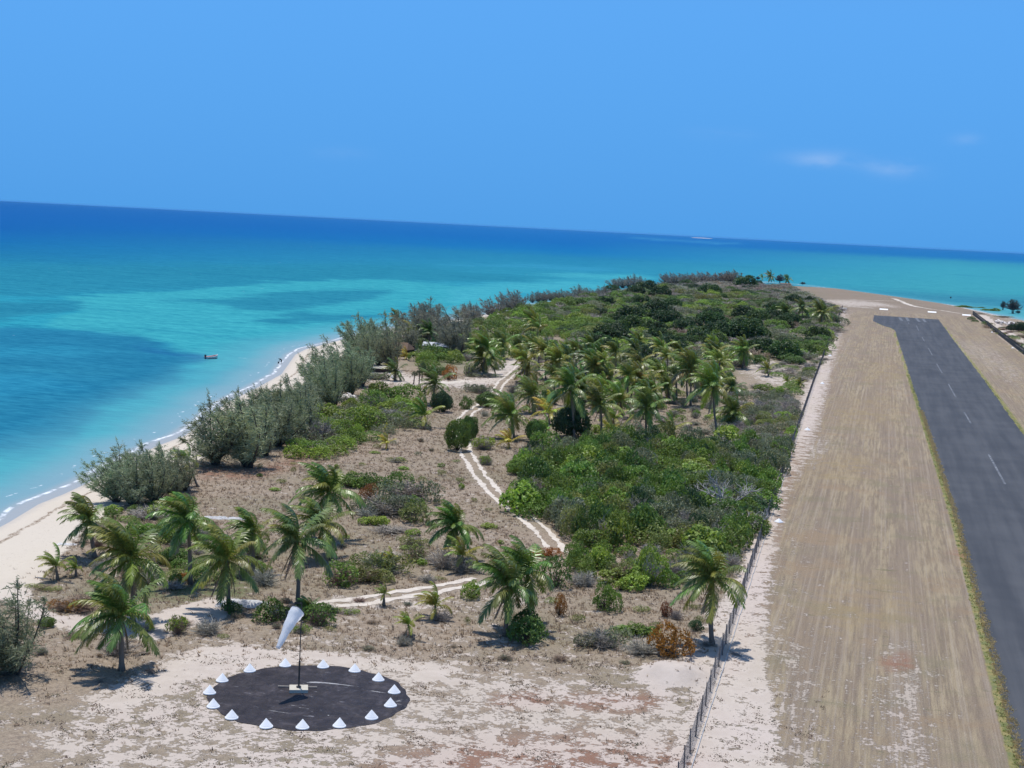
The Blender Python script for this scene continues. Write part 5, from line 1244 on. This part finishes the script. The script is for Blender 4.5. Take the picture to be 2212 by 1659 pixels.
DOMES = [(ZW, 2.212, [(1280,285,110),(1550,268,150),(1660,305,150),(1470,300,130),(1640,450,230),(1440,490,230),(1720,520,200),(1250,640,230),(1180,700,200),(1330,620,150),(1700,735,240),(1850,700,150),(2060,520,180),(1870,235,90),(2050,285,150),(1510,375,140),(1240,380,120),(2100,600,180),(1620,590,170),(1400,560,180),(1560,760,180),(1080,650,110),(1760,400,140),(1900,560,170)]),
         (ZD, 2.4578, [(470,210,260),(290,300,220),(880,80,230),(1310,70,210),(1480,190,260),(1650,190,280),(1760,330,240),(1940,350,260),(960,300,220),(700,390,250),(400,330,200),(1850,70,170),(2010,90,150),(1200,230,220),(1060,150,180),(620,130,220),(1350,280,200),(830,230,200)]),
         (Z5, 4.424, [(250,230,300),(740,690,380),(980,820,260),(250,950,460),(230,720,330),(450,790,330),(1370,1040,330),(1260,520,180),(820,860,300),(90,1060,330),(660,640,240),(1000,520,250)])]
nd = 0; rn = random.Random(77)
for z_, s_, lst in DOMES:
    for x, y, w in lst:
        p, w_, _ = q(z_, x, y, w, w, s_); w_ *= 1.28; hh_ = w_*.78; nd += 1; col, lb = rn.choice([('domed','very dark green'),('domed','very dark green'),('domeg','dark green')])
        bush((p[0], p[1]+hh_*.38), w_, hh_, 'far', col, '%s domed tree rising above the grey scrub of the wood' % lb, cat='tree', group='%s domed trees of the wood' % lb, name='wood_tree')
NF['wood'] = nd
NF['wood2'] = fill(wood, 6.8, 3.6, 5.6, 2.6, 4.8, [(4.0,'twig','grey','bare grey'),(2.2,'fine','greygreen','grey-green'),(3.4,'far','dark','dark green'),(1.2,'far','deep','very dark green'),(1.8,'leafy','mid','mid green'),(1.2,'fine','olive','olive'),(.9,'leafy','bright','bright green'),(.8,'twig','brown','bare brown')],
     '%s low tree between the domed crowns of the wood', '%s low trees between the domed crowns', name='thicket_tree', cat='tree', grow=.12, seed=28, hp=.15)
NF['tip'] = fill([(1380,618),(1480,614),(1600,612),(1700,622),(1745,642),(1800,668),(1800,690),(1760,680),(1700,648),(1560,632),(1400,634)], 10, 5.5, 9, 3.2, 5.6, [(5,'twig','grey','bare grey'),(1.8,'far','deep','very dark green'),(1.5,'sparse','greygreen','grey-green'),(1,'twig','brown','bare brown')],
     '%s crown in the leafless scrub at the far end of the wood', '%s crowns at the far end of the wood', name='scrub_tree', cat='tree', seed=19)
NF['fside'] = fill([(1640,800),(1700,785),(1772,745),(1800,690),(1808,700),(1784,770),(1758,800),(1722,855),(1690,890),(1600,900),(1560,860),(1600,835),(1690,845),(1700,820)], 4.6, 1.5, 3.4, 1.0, 2.4, [(2.4,'twig','grey','bare grey'),(3,'fine','greygreen','grey-green'),(1.2,'leafy','mid','mid green')],
     '%s low bush between the wood and the fence', '%s low bushes between wood and fence', seed=20)
NF['sh'] = fill([(1120,690),(1150,668),(1350,634),(1440,624),(1430,633),(1200,668),(1100,700)], 10, 4.5, 7, 3.5, 6, [(3,'far','dark','dark green'),(2,'far','mid','mid green'),(2,'twig','grey','bare grey')],
     '%s tree on the sea side of the wood', '%s trees on the sea side of the wood', name='shore_tree', cat='tree', seed=21)
NF['east'] = fill([(2095,690),(2212,715),(2300,760),(2300,840),(2212,760),(2140,712)], 8, 1.8, 3.8, .8, 2.0, [(3,'twig','brown','bare brown'),(2,'sparse','olive','olive'),(1.5,'leafy','dark','dark green')],
     '%s low bush on the dune right of the pale road', '%s bushes on the right dune', seed=22)
NF['under'] = fill([(230,1110),(420,1085),(430,1150),(500,1170),(560,1200),(560,1250),(400,1270),(300,1260),(210,1230),(190,1150)], 2.5, .9, 1.7, .7, 1.8, [(3,'leafy','mid','mid green'),(2,'sparse','olive','olive'),(2,'twig','brown','bare brown'),(1.5,'twig','grey','bare grey'),(1,'big','bright','bright green')],
     '%s low bush in the undergrowth behind the left palms', '%s bushes behind the left palms', seed=23)
NF['field'] = fill([(560,1000),(900,950),(990,990),(1060,1090),(1150,1190),(1000,1250),(760,1260),(700,1200),(720,1090),(560,1060)], 5.2, .5, 1.2, .4, 1.0, [(3,'sparse','olive','olive'),(2,'twig','brown','bare brown'),(2,'sparse','greygreen','grey-green'),(1,'big','bright','bright green')],
     '%s small low shrub dotted in the dry field', '%s small shrubs in the dry field', seed=24)
NF['fore'] = fill([(650,1290),(1010,1290),(1240,1300),(1500,1300),(1540,1390),(1400,1440),(1000,1420),(650,1390),(300,1400),(0,1480),(0,1400),(300,1360)], 4.6, .4, 1.2, .4, .9, [(3,'twig','brown','bare brown'),(2,'sparse','olive','olive'),(2,'twig','grey','bare grey')],
     '%s small low shrub in the strip behind the windsock circle', '%s small shrubs behind the windsock circle', seed=25)
print('FILL', NF)

tick('fill')
# ---------------------------------------------------------------- grass tussocks
def tufts(name, N, box, maskf, hh, ww, cols, seed, blades=7, label=None, bw=.05, mat=None):
    r = np.random.default_rng(seed); X = r.uniform(box[0], box[1], N); Y = r.uniform(box[2], box[3], N)
    zz = height(X, Y); U, V_ = project(X, Y, zz); ok = r.random(N) < maskf(X, Y, U, V_); X, Y, zz = X[ok], Y[ok], zz[ok]; n = len(X)
    S = r.uniform(.55, 1.3, n); ci = r.integers(0, len(cols), n); P = np.repeat(np.stack([X, Y, zz-.02], 1), blades, 0); s = np.repeat(S, blades)
    m = len(P); a = r.random(m)*6.283; off = r.random(m)*ww*.45*s; P[:, 0] += np.cos(a)*off; P[:, 1] += np.sin(a)*off
    tilt = r.uniform(.15, 1.1, m); hgt = hh*s*r.uniform(.6, 1.15, m)
    T = P+np.stack([np.cos(a)*np.sin(tilt)*hgt+WIND.x*.25*hgt, np.sin(a)*np.sin(tilt)*hgt+WIND.y*.25*hgt, np.cos(tilt)*hgt], 1)
    b = a+np.pi/2+r.normal(0, .5, m); w = np.stack([np.cos(b), np.sin(b), np.zeros(m)], 1)*(bw*s*r.uniform(.6, 1.5, m))[:, None]
    V = np.stack([P-w, P+w, T], 1).reshape(-1, 3); cc = np.array(cols)[np.repeat(ci, blades)]*r.uniform(.75, 1.25, m)[:, None]; cc = np.repeat(cc, 3, 0)
    return obj(name, mesh(name, V, np.arange(len(V)).reshape(-1, 3), mat or M_grass, False, dict(gc=cc)), kind='stuff', label=label, category='grass'), n
n = NT('grass'); gtr = n.node('ShaderNodeBsdfTranslucent'); n.l.new(n.attr('gc', 'Color'), gtr.inputs[0]); gmx = n.node('ShaderNodeMixShader', {0: .4}); n.l.new(n.pbr(n.attr('gc', 'Color'), .85, .1), gmx.inputs[1]); n.l.new(gtr.outputs[0], gmx.inputs[2]); M_grass = n.done(gmx.outputs[0])
TAN = [(.40,.29,.20),(.33,.245,.175),(.44,.33,.21),(.27,.20,.15),(.35,.285,.215)]
GRN = [(.15,.20,.05),(.20,.25,.07),(.12,.16,.05)]
def m_scrub(X, Y, U, V_):
    s = sample(sand, U, V_); mo = sample(mow, U, V_); d = sd_shore(X, Y); dist = np.hypot(X, Y)
    base = np.clip(1.0-1.25*s, 0.03, 1)*(mo < .15)*(d > 12)*(X < fence_x(Y)-.6)*(np.hypot(X-DISC[0], Y-DISC[1]) > 8.2)
    dmin = np.full(X.shape, 99.)
    for pt, w in ((tr, 1.7), (lw, 1.8)):
        for a, b in zip(pt[:-1], pt[1:]):
            A = np.array([a.x, a.y]); Bv = np.array([b.x-a.x, b.y-a.y]); t = np.clip(((X-A[0])*Bv[0]+(Y-A[1])*Bv[1])/(Bv@Bv), 0, 1)
            dd = np.hypot(X-A[0]-t*Bv[0], Y-A[1]-t*Bv[1]); dmin = np.minimum(dmin, dd)
    base = base*(dmin > 1.5)*(V_ < 1700)*(U > -80)
    fld = smooth(1400, 1470, V_)  # low cover on the open field
    return base*(1-.93*fld)*np.clip(170/dist, .2, 1)*(.45+1.1*np.clip(vnoise(X, Y, 2.6)+.5, 0, 1))
_, nt = tufts('dry_grass', 150000, (-125, -10, 84, 330), m_scrub, .30, .42, TAN, 1, 7, 'dry tan grass tussocks over the sandy scrubland', .038)
def m_creep(X, Y, U, V_):
    k = vnoise(X, Y, 1.8)+.6*vnoise(X+9, Y, .8)
    return (V_ > 1395)*(V_ < 1720)*(U > -60)*(X < fence_x(Y)+9)*(np.hypot(X-DISC[0], Y-DISC[1]) > 7.9)*(k > .16)*.9*np.clip(1.2-sample(sand, U, V_), 0, 1)*(np.hypot((X-MOUND[0])/3, (Y-MOUND[1])/4) > 1)
_, n2 = tufts('creeping_plants', 60000, (-75, -2, 70, 118), m_creep, .10, .5, [(.25,.20,.16),(.22,.18,.15),(.28,.215,.165),(.19,.19,.12),(.30,.20,.15)], 2, 5, 'low grey-brown creeping plants on the sand round the windsock circle', .06)
def m_edge(X, Y, U, V_):
    dl = np.abs(X-rwl(Y)+.35+.3*vnoise(X, Y, 3)); dr = np.abs(X-rwr(Y)-.3)
    return ((dl < .34)*.75+(dr < .4)*.4)*(Y < 700)
_, n3 = tufts('runway_verge_grass', 90000, (2, 31, 84, 420), lambda X, Y, U, V_: m_edge(X, Y, U, V_)*1., .16, .3, [(.24,.29,.08),(.30,.33,.10),(.36,.34,.14)], 3, 5, 'green and straw grass growing along the edges of the asphalt', .06)
def m_edge2(X, Y, U, V_): dl = X-rwl(Y); return ((dl > -.2)*(dl < .45+.5*vnoise(X, Y*2.2, 2.2)))*.9
_, n4 = tufts('straw_grass_overhang', 40000, (9, 13.5, 84, 330), m_edge2, .2, .4, [(.50,.38,.19),(.44,.35,.18)], 4, 5, 'straw grass tufts reaching over the left asphalt edge', .05)
print('TUFTS', nt, n2, n3, n4)

tick('tufts')
# fallen fronds and dead twigs here and there
rn = random.Random(31)
for (u, v) in [ZB(1560,1590),ZB(1640,1570),ZB(1720,1545),ZC(1200,1625),ZC(1750,1600),(300,1340),(250,1395),(330,1410),(330,1460),(230,1470)]:
    p = at(u, v); k = rn.randrange(NAZ)
    obj('fallen_frond', LIB[(k, 4)], loc=(p.x, p.y, p.z+.22), rot=(rn.uniform(-.1,.1), .25, rn.random()*6), scale=(2.4,2.4,1.1), color=(.17,.13,.105), label='dry brown fallen palm frond lying on the sand', category='frond', group='fallen palm fronds')

# ---------------------------------------------------------------- huts, tarpaulins, stones
def slab_sheet(px, w, dpt, label, name='tarpaulin', crumple=.25, rz=0, nx=22, ny=12, mat=None, cat='tarpaulin'):
    b = at(*px); r = np.random.default_rng(int(px[0])); V = []; F = []
    for j in range(ny+1):
        for i in range(nx+1):
            x = (i/nx-.5)*w; y = (j/ny-.5)*dpt*(1+.25*math.sin(i*.9)); e_ = min(i, nx-i, j, ny-j)/2.; zc_ = crumple*min(1, e_)*(abs(math.sin(i*1.3+j*.7))*.6+r.random()*.5)
            V.append((x+r.normal(0, .04), y+r.normal(0, .04), .04+zc_))
    for j in range(ny):
        for i in range(nx): k = j*(nx+1)+i; F.append((k, k+1, k+nx+2, k+nx+1))
    return obj(name, mesh(name, V, F, mat or M_cloth, False), loc=(b.x, b.y, h1(b.x, b.y)), rot=(0, 0, HEAD+rz), label=label, category=cat)
slab_sheet(ZA(1950,1222), 3.9, 2.4, 'large crumpled white tarpaulin lying on the sand right of a palm foot', crumple=.32, nx=14, ny=8)
slab_sheet(ZA(1750,1225), 1.0, 1.6, 'small white folded tarpaulin left of the same palm foot', crumple=.3, nx=8)
slab_sheet(ZA(1770,548), 5.2, 1.4, 'long narrow white sheet on the brown field behind the slim palm', crumple=.15)
slab_sheet(ZA(530,752), 2.0, .9, 'small white board lying on the beach behind the left palms', crumple=.05, name='white_board', cat='board')
m = MB(); m.tube([(0,0,.08),(2.2,.3,.1)], .05, 5); p = at(*ZA(590,742)); obj('driftwood_pole', m.mesh('driftwood_pole', M_dark), loc=p, rot=(0,0,HEAD), label='thin dark driftwood pole beside the small white board on the beach', category='pole')
# stone heap
def stones(zf, x0, x1, y0, y1, n, label, size=.55):
    r = random.Random(n); c = at(*zf((x0+x1)/2, (y0+y1)/2)); t = thing('stone_heap', label, 'stone heap', c)
    protos = []
    for k in range(4):
        V = []; rr_ = np.random.default_rng(k)
        for a in range(6): V.append((math.cos(a*1.047)*rr_.uniform(.7,1.1), math.sin(a*1.047)*rr_.uniform(.7,1.1), rr_.uniform(0,.2)))
        for a in range(4): V.append((math.cos(a*1.57)*rr_.uniform(.4,.7), math.sin(a*1.57)*rr_.uniform(.4,.7), rr_.uniform(.5,.8)))
        F = [(6,7,8,9)]+[(a, (a+1) % 6, 6+((a*4)//6)) for a in range(6)]+[(1,7,6),(2,3,7),(3,8,7),(4,5,8),(5,9,8),(0,6,9)]
        protos.append(mesh('stone', V, F, M_stone))
    for i in range(n):
        s = i/n; p = at(*zf(x0+(x1-x0)*s+r.gauss(0,12), y0+(y1-y0)*s+r.gauss(0,9)))
        obj('stone', r.choice(protos), t, loc=(p.x-c.x, p.y-c.y, p.z-c.z+r.random()*.3), rot=(r.random(), r.random(), r.random()*6), scale=(size*r.uniform(.6,1.4),)*3, color=(.72,.66,.60))
stones(ZI, 700, 1230, 480, 560, 60, 'long heap of pale coral stones behind the green bushes near the beach', .75)
stones(ZE, 1290, 1390, 300, 255, 30, 'pale stones on the sand in the gap of the skyline trees', 1.0)
stones(ZS, 1450, 1700, 1040, 1060, 26, 'pale rocks on the dune right of the cloth fence', 1.3)
# white slab hut
def hut(px, w, dpt, hh, label, roofmat, wallmat, rz=0, slope=.4, over=.3, ridge=False, name='hut', ribs=0):
    b = at(*px); t = thing(name, label, 'hut', b, rz=HEAD+rz)
    m = MB(); m.box(-w/2, w/2, -dpt/2, -dpt/2+.12, 0, hh); m.box(-w/2, w/2, dpt/2-.12, dpt/2, 0, hh+slope-.06); m.box(-w/2, -w/2+.12, -dpt/2+.122, dpt/2-.122, 0, hh-.02); m.box(w/2-.12, w/2, -dpt/2+.122, dpt/2-.122, 0, hh-.02); obj('wall', m.mesh('wall', wallmat), t)
    m = MB(); m.box(-.45, .45, -dpt/2-.04, -dpt/2-.004, .0, min(1.9, hh-.2)); obj('door', m.mesh('door', M_dark), t)
    if ridge:
        W2, D2 = w/2+over, dpt/2+over; V = [(-W2,-D2,hh-.3),(W2,-D2,hh-.3),(W2,D2,hh-.3),(-W2,D2,hh-.3),(-W2*.75,0,hh+slope+.9),(W2*.75,0,hh+slope+.9)]
        obj('roof', mesh('roof', V, [(0,1,5,4),(1,2,5),(2,3,4,5),(3,0,4)], roofmat), t)
    else:
        n_ = 4; k = max(1, ribs); 
        W2, D2 = w/2+over, dpt/2+over
        for s in range(k):
            x0 = -W2+2*W2*s/k; x1 = -W2+2*W2*(s+1)/k-.03; dz = random.uniform(0, .05)
            V = [(x0,-D2,hh+.02+dz),(x1,-D2,hh+.02+dz),(x1,D2,hh+slope+.02+dz),(x0,D2,hh+slope+.02+dz)]; V += [(a,b_,c+.06) for a, b_, c in V]
            obj('roof_sheet', mesh('roof_sheet', V, [(3,2,1,0),(4,5,6,7),(0,1,5,4),(1,2,6,5),(2,3,7,6),(3,0,4,7)], roofmat), t)
hut(ZH(235,775), 5.0, 2.2, .9, 'low hut with white flat roof half hidden by casuarinas at the clearing', M_conc, M_dark, slope=.3, ribs=5)
hut(ZH(1170,455), 9.0, 2.6, 1.5, 'long shed with shiny corrugated tin roof behind the green bush', M_tin, M_dark, rz=-.08, slope=.9, ribs=10)
hut(ZH(500,505), 8.0, 5.0, 2.0, 'brown thatched hut under the palm by the beach', M_thatch, M_dark, rz=-.35, slope=.6, ridge=True, name='thatched_hut')
hut(Z5(880,305), 8.0, 4.0, 1.6, 'far low hut with reddish roof at the water by the point', M_thatch, M_conc, slope=.5, ribs=3, name='far_hut')
a, b = at(*ZH(370,840)), at(*ZH(460,892)); m = MB(); m.tube([(a.x,a.y,a.z+.9),(b.x,b.y,b.z+.15)], .16, 6)
obj('driftwood_log', m.mesh('driftwood_log', M_pipe), label='pale fallen trunk leaning on the sandy clearing', category='trunk')
# far sandbank at the horizon
V = []; F = []
c0, c1 = ptz(1492, 511.6, SEA), ptz(1540, 514.0, SEA); c0, c1 = np.array(c0), np.array(c1); kk = min(1, 26000/np.hypot(*c0[:2])); 
for i in range(21):
    s = i/20; p = (c0*(1-s)+c1*s)*kk; dr_ = np.array([p[0], p[1]])/np.hypot(p[0], p[1]); w = math.sin(math.pi*s)
    V += [(p[0]-dr_[0]*120*w, p[1]-dr_[1]*120*w, SEA-.5), (p[0], p[1], SEA+9*w**.6), (p[0]+dr_[0]*120*w, p[1]+dr_[1]*120*w, SEA-.5)]
for i in range(20):
    for k in range(2): F.append((3*i+k, 3*i+3+k, 3*i+4+k, 3*i+1+k))
obj('sandbank', mesh('sandbank', V, F, M_track, True), kind='structure')

# ---------------------------------------------------------------- boat and wader
def boat():
    a, b = at(*Z(700,1230,6.144)(205,300), z=SEA), at(*Z(700,1230,6.144)(455,285), z=SEA)
    c = (a+b)/2; L = (b-a).length; ang = math.atan2((b-a).y, (b-a).x)
    t = thing('dinghy', 'small white open boat with red seats and dark outboard, anchored off the beach', 'boat', c, rz=ang)
    V = []; F = []; ns = 13; L *= 1.02
    prof = []
    for i in range(ns):
        s = i/(ns-1); w = .78*(1-max(0, (s-.45)/.55)**2.2)+.02; sh_ = .55+.38*s**2.5; x = (s-.5)*L
        prof.append((x, w, sh_))
        V += [(x+(.12*s), -w, sh_), (x, -w*.82, .12), (x, 0, -.22+.3*s**4), (x, w*.82, .12), (x+(.12*s), w, sh_)]
    for i in range(ns-1):
        for k in range(4): F.append((5*i+k, 5*i+k+1, 5*i+6+k, 5*i+5+k))
    F.append((4,3,2,1,0))
    obj('hull', mesh('hull', V, F, simple('boat_white', (.50,.53,.55), .5, .4, .15), True), t)
    V = []; F = []
    for x, w, s_ in prof: V += [(x, -w*.9, s_-.04), (x, -w*.7, .16), (x, w*.7, .16), (x, w*.9, s_-.04)]
    for i in range(ns-1):
        for k in range(3): F.append((4*i+k+4, 4*i+k+5, 4*i+k+1, 4*i+k))
    obj('inner_hull', mesh('inner_hull', V, F, simple('boat_red', (.50,.14,.09), .6, .3, .3), True), t)
    m = MB(); m.tube([(x+.05, -w*.97, s_+.02) for x, w, s_ in prof], .05, 6); m.tube([(x+.05, w*.97, s_+.02) for x, w, s_ in prof], .05, 6); obj('gunwale', m.mesh('gunwale', M_white), t)
    for x in (-.22, .05, .28):
        m = MB(); m.box(x*L-.12, x*L+.12, -.66, .66, .38, .43); obj('seat', m.mesh('seat', M_white), t)
    m = MB(); m.box(-L/2-.32, -L/2-.02, -.17, .17, .62, 1.12); m.box(-L/2-.24, -L/2-.1, -.06, .06, -.2, .61); m.tube([(-L/2+.0,0,.9),(-L/2+.55,.05,.98)], .03, 6)
    me = m.mesh('outboard_motor', simple('motor_black', (.02,.022,.03), .4, .4, .2)); obj('outboard_motor', me, t)
boat()
def person():
    p = at(*ZT(1112,540), z=SEA-.12)
    t = thing('person', 'person in dark clothes bending forward to the left in the shallow water', 'person', p, rz=HEAD)
    J = dict(pel=(0,0,.86), w=(-.12,0,1.0), ch=(-.33,0,1.14), nk=(-.50,0,1.20), hd=(-.60,0,1.20), hd2=(-.70,0,1.16),
             hl=(.02,.10,.84), kl=(.05,.13,.46), al=(.12,.13,.08), fl=(-.08,.14,.03), hr=(.02,-.10,.84), kr=(-.10,-.13,.46), ar=(-.02,-.13,.08), fr=(-.22,-.14,.03),
             sl=(-.40,.19,1.13), el=(-.50,.22,.84), wl=(-.62,.14,.62), ha=(-.67,.12,.54), sr=(-.40,-.19,1.13), er=(-.46,-.23,.84), wr=(-.60,-.15,.62), hb=(-.65,-.13,.54))
    Rd = dict(pel=.14,w=.125,ch=.14,nk=.06,hd=.10,hd2=.08,hl=.10,kl=.065,al=.045,fl=.04,hr=.10,kr=.065,ar=.045,fr=.04,sl=.065,el=.045,wl=.033,ha=.04,sr=.065,er=.045,wr=.033,hb=.04)
    E_ = [('pel','w'),('w','ch'),('ch','nk'),('nk','hd'),('hd','hd2'),('pel','hl'),('hl','kl'),('kl','al'),('al','fl'),('pel','hr'),('hr','kr'),('kr','ar'),('ar','fr'),('ch','sl'),('sl','el'),('el','wl'),('wl','ha'),('ch','sr'),('sr','er'),('er','wr'),('wr','hb')]
    ks = list(J); me = bpy.data.meshes.new('body'); me.from_pydata([J[k] for k in ks], [(ks.index(a), ks.index(b)) for a, b in E_], [])
    skin = simple('dark_skin', (.045,.026,.018), .6, .3, .1); me.materials.append(skin)
    o = bpy.data.objects.new('body', me); link(o, t); sm = o.modifiers.new('skin', 'SKIN')
    for i, k in enumerate(ks): me.skin_vertices[0].data[i].radius = (Rd[k], Rd[k])
    me.skin_vertices[0].data[0].use_root = True; ss = o.modifiers.new('sub', 'SUBSURF'); ss.levels = 1; ss.render_levels = 1
    cl = simple('dark_shirt', (.03,.033,.05), .8, .1, .2); tr2 = simple('dark_shorts', (.022,.022,.03), .8, .1, .2)
    m = MB(); m.tube([Vector(J['pel'])+Vector((.02,0,.02)), Vector(J['w']), Vector(J['ch']), Vector(J['nk'])+Vector((.05,0,-.02))], [.165,.155,.18,.09], 10); obj('shirt', m.mesh('shirt', cl, True), t)
    m = MB(); m.tube([(.03,.10,.90),(.05,.125,.52)], [.125,.10], 8); m.tube([(.03,-.10,.90),(-.08,-.13,.52)], [.125,.10], 8); obj('shorts', m.mesh('shorts', tr2, True), t)
    m = MB(); m.tube([(-.58,0,1.25),(-.66,0,1.27),(-.72,0,1.22)], [.085,.085,.05], 8); obj('hair', m.mesh('hair', tr2, True), t)
    b = at(*ZT(1112,540), z=SEA); ex = Vector((math.cos(HEAD), math.sin(HEAD), 0))
    m = MB(); m.tube([(0,0,0),(0,0,.42)], [.17,.23], 12); bk = m.mesh('bucket', simple('dark_plastic', (.03,.04,.055), .5, .4, .2))
    c = b-ex*.72; t2 = thing('bucket', 'dark bucket held low over the water by the bending person', 'bucket', (c.x, c.y, SEA+.02))
    obj('pail', bk, t2); m = MB(); m.tube([(-.22*math.cos(a), 0, .42+.16*math.sin(a)) for a in np.linspace(0, math.pi, 9)], .012, 5); obj('handle', m.mesh('handle', M_pole), t2)
person()

# ---------------------------------------------------------------- the air itself
hz_ = NT('haze_air'); vol = hz_.node('ShaderNodeVolumePrincipled', {'Color': (.18, .52, .96, 1), 'Density': .000012, 'Anisotropy': .3}); hz_.l.new(vol.outputs[0], hz_.out.inputs['Volume'])
m = MB(); m.box(-61000, 61000, -61000, 61000, SEA-1.6, 38.5)
obj('haze', m.mesh('haze', hz_.m), kind='stuff')
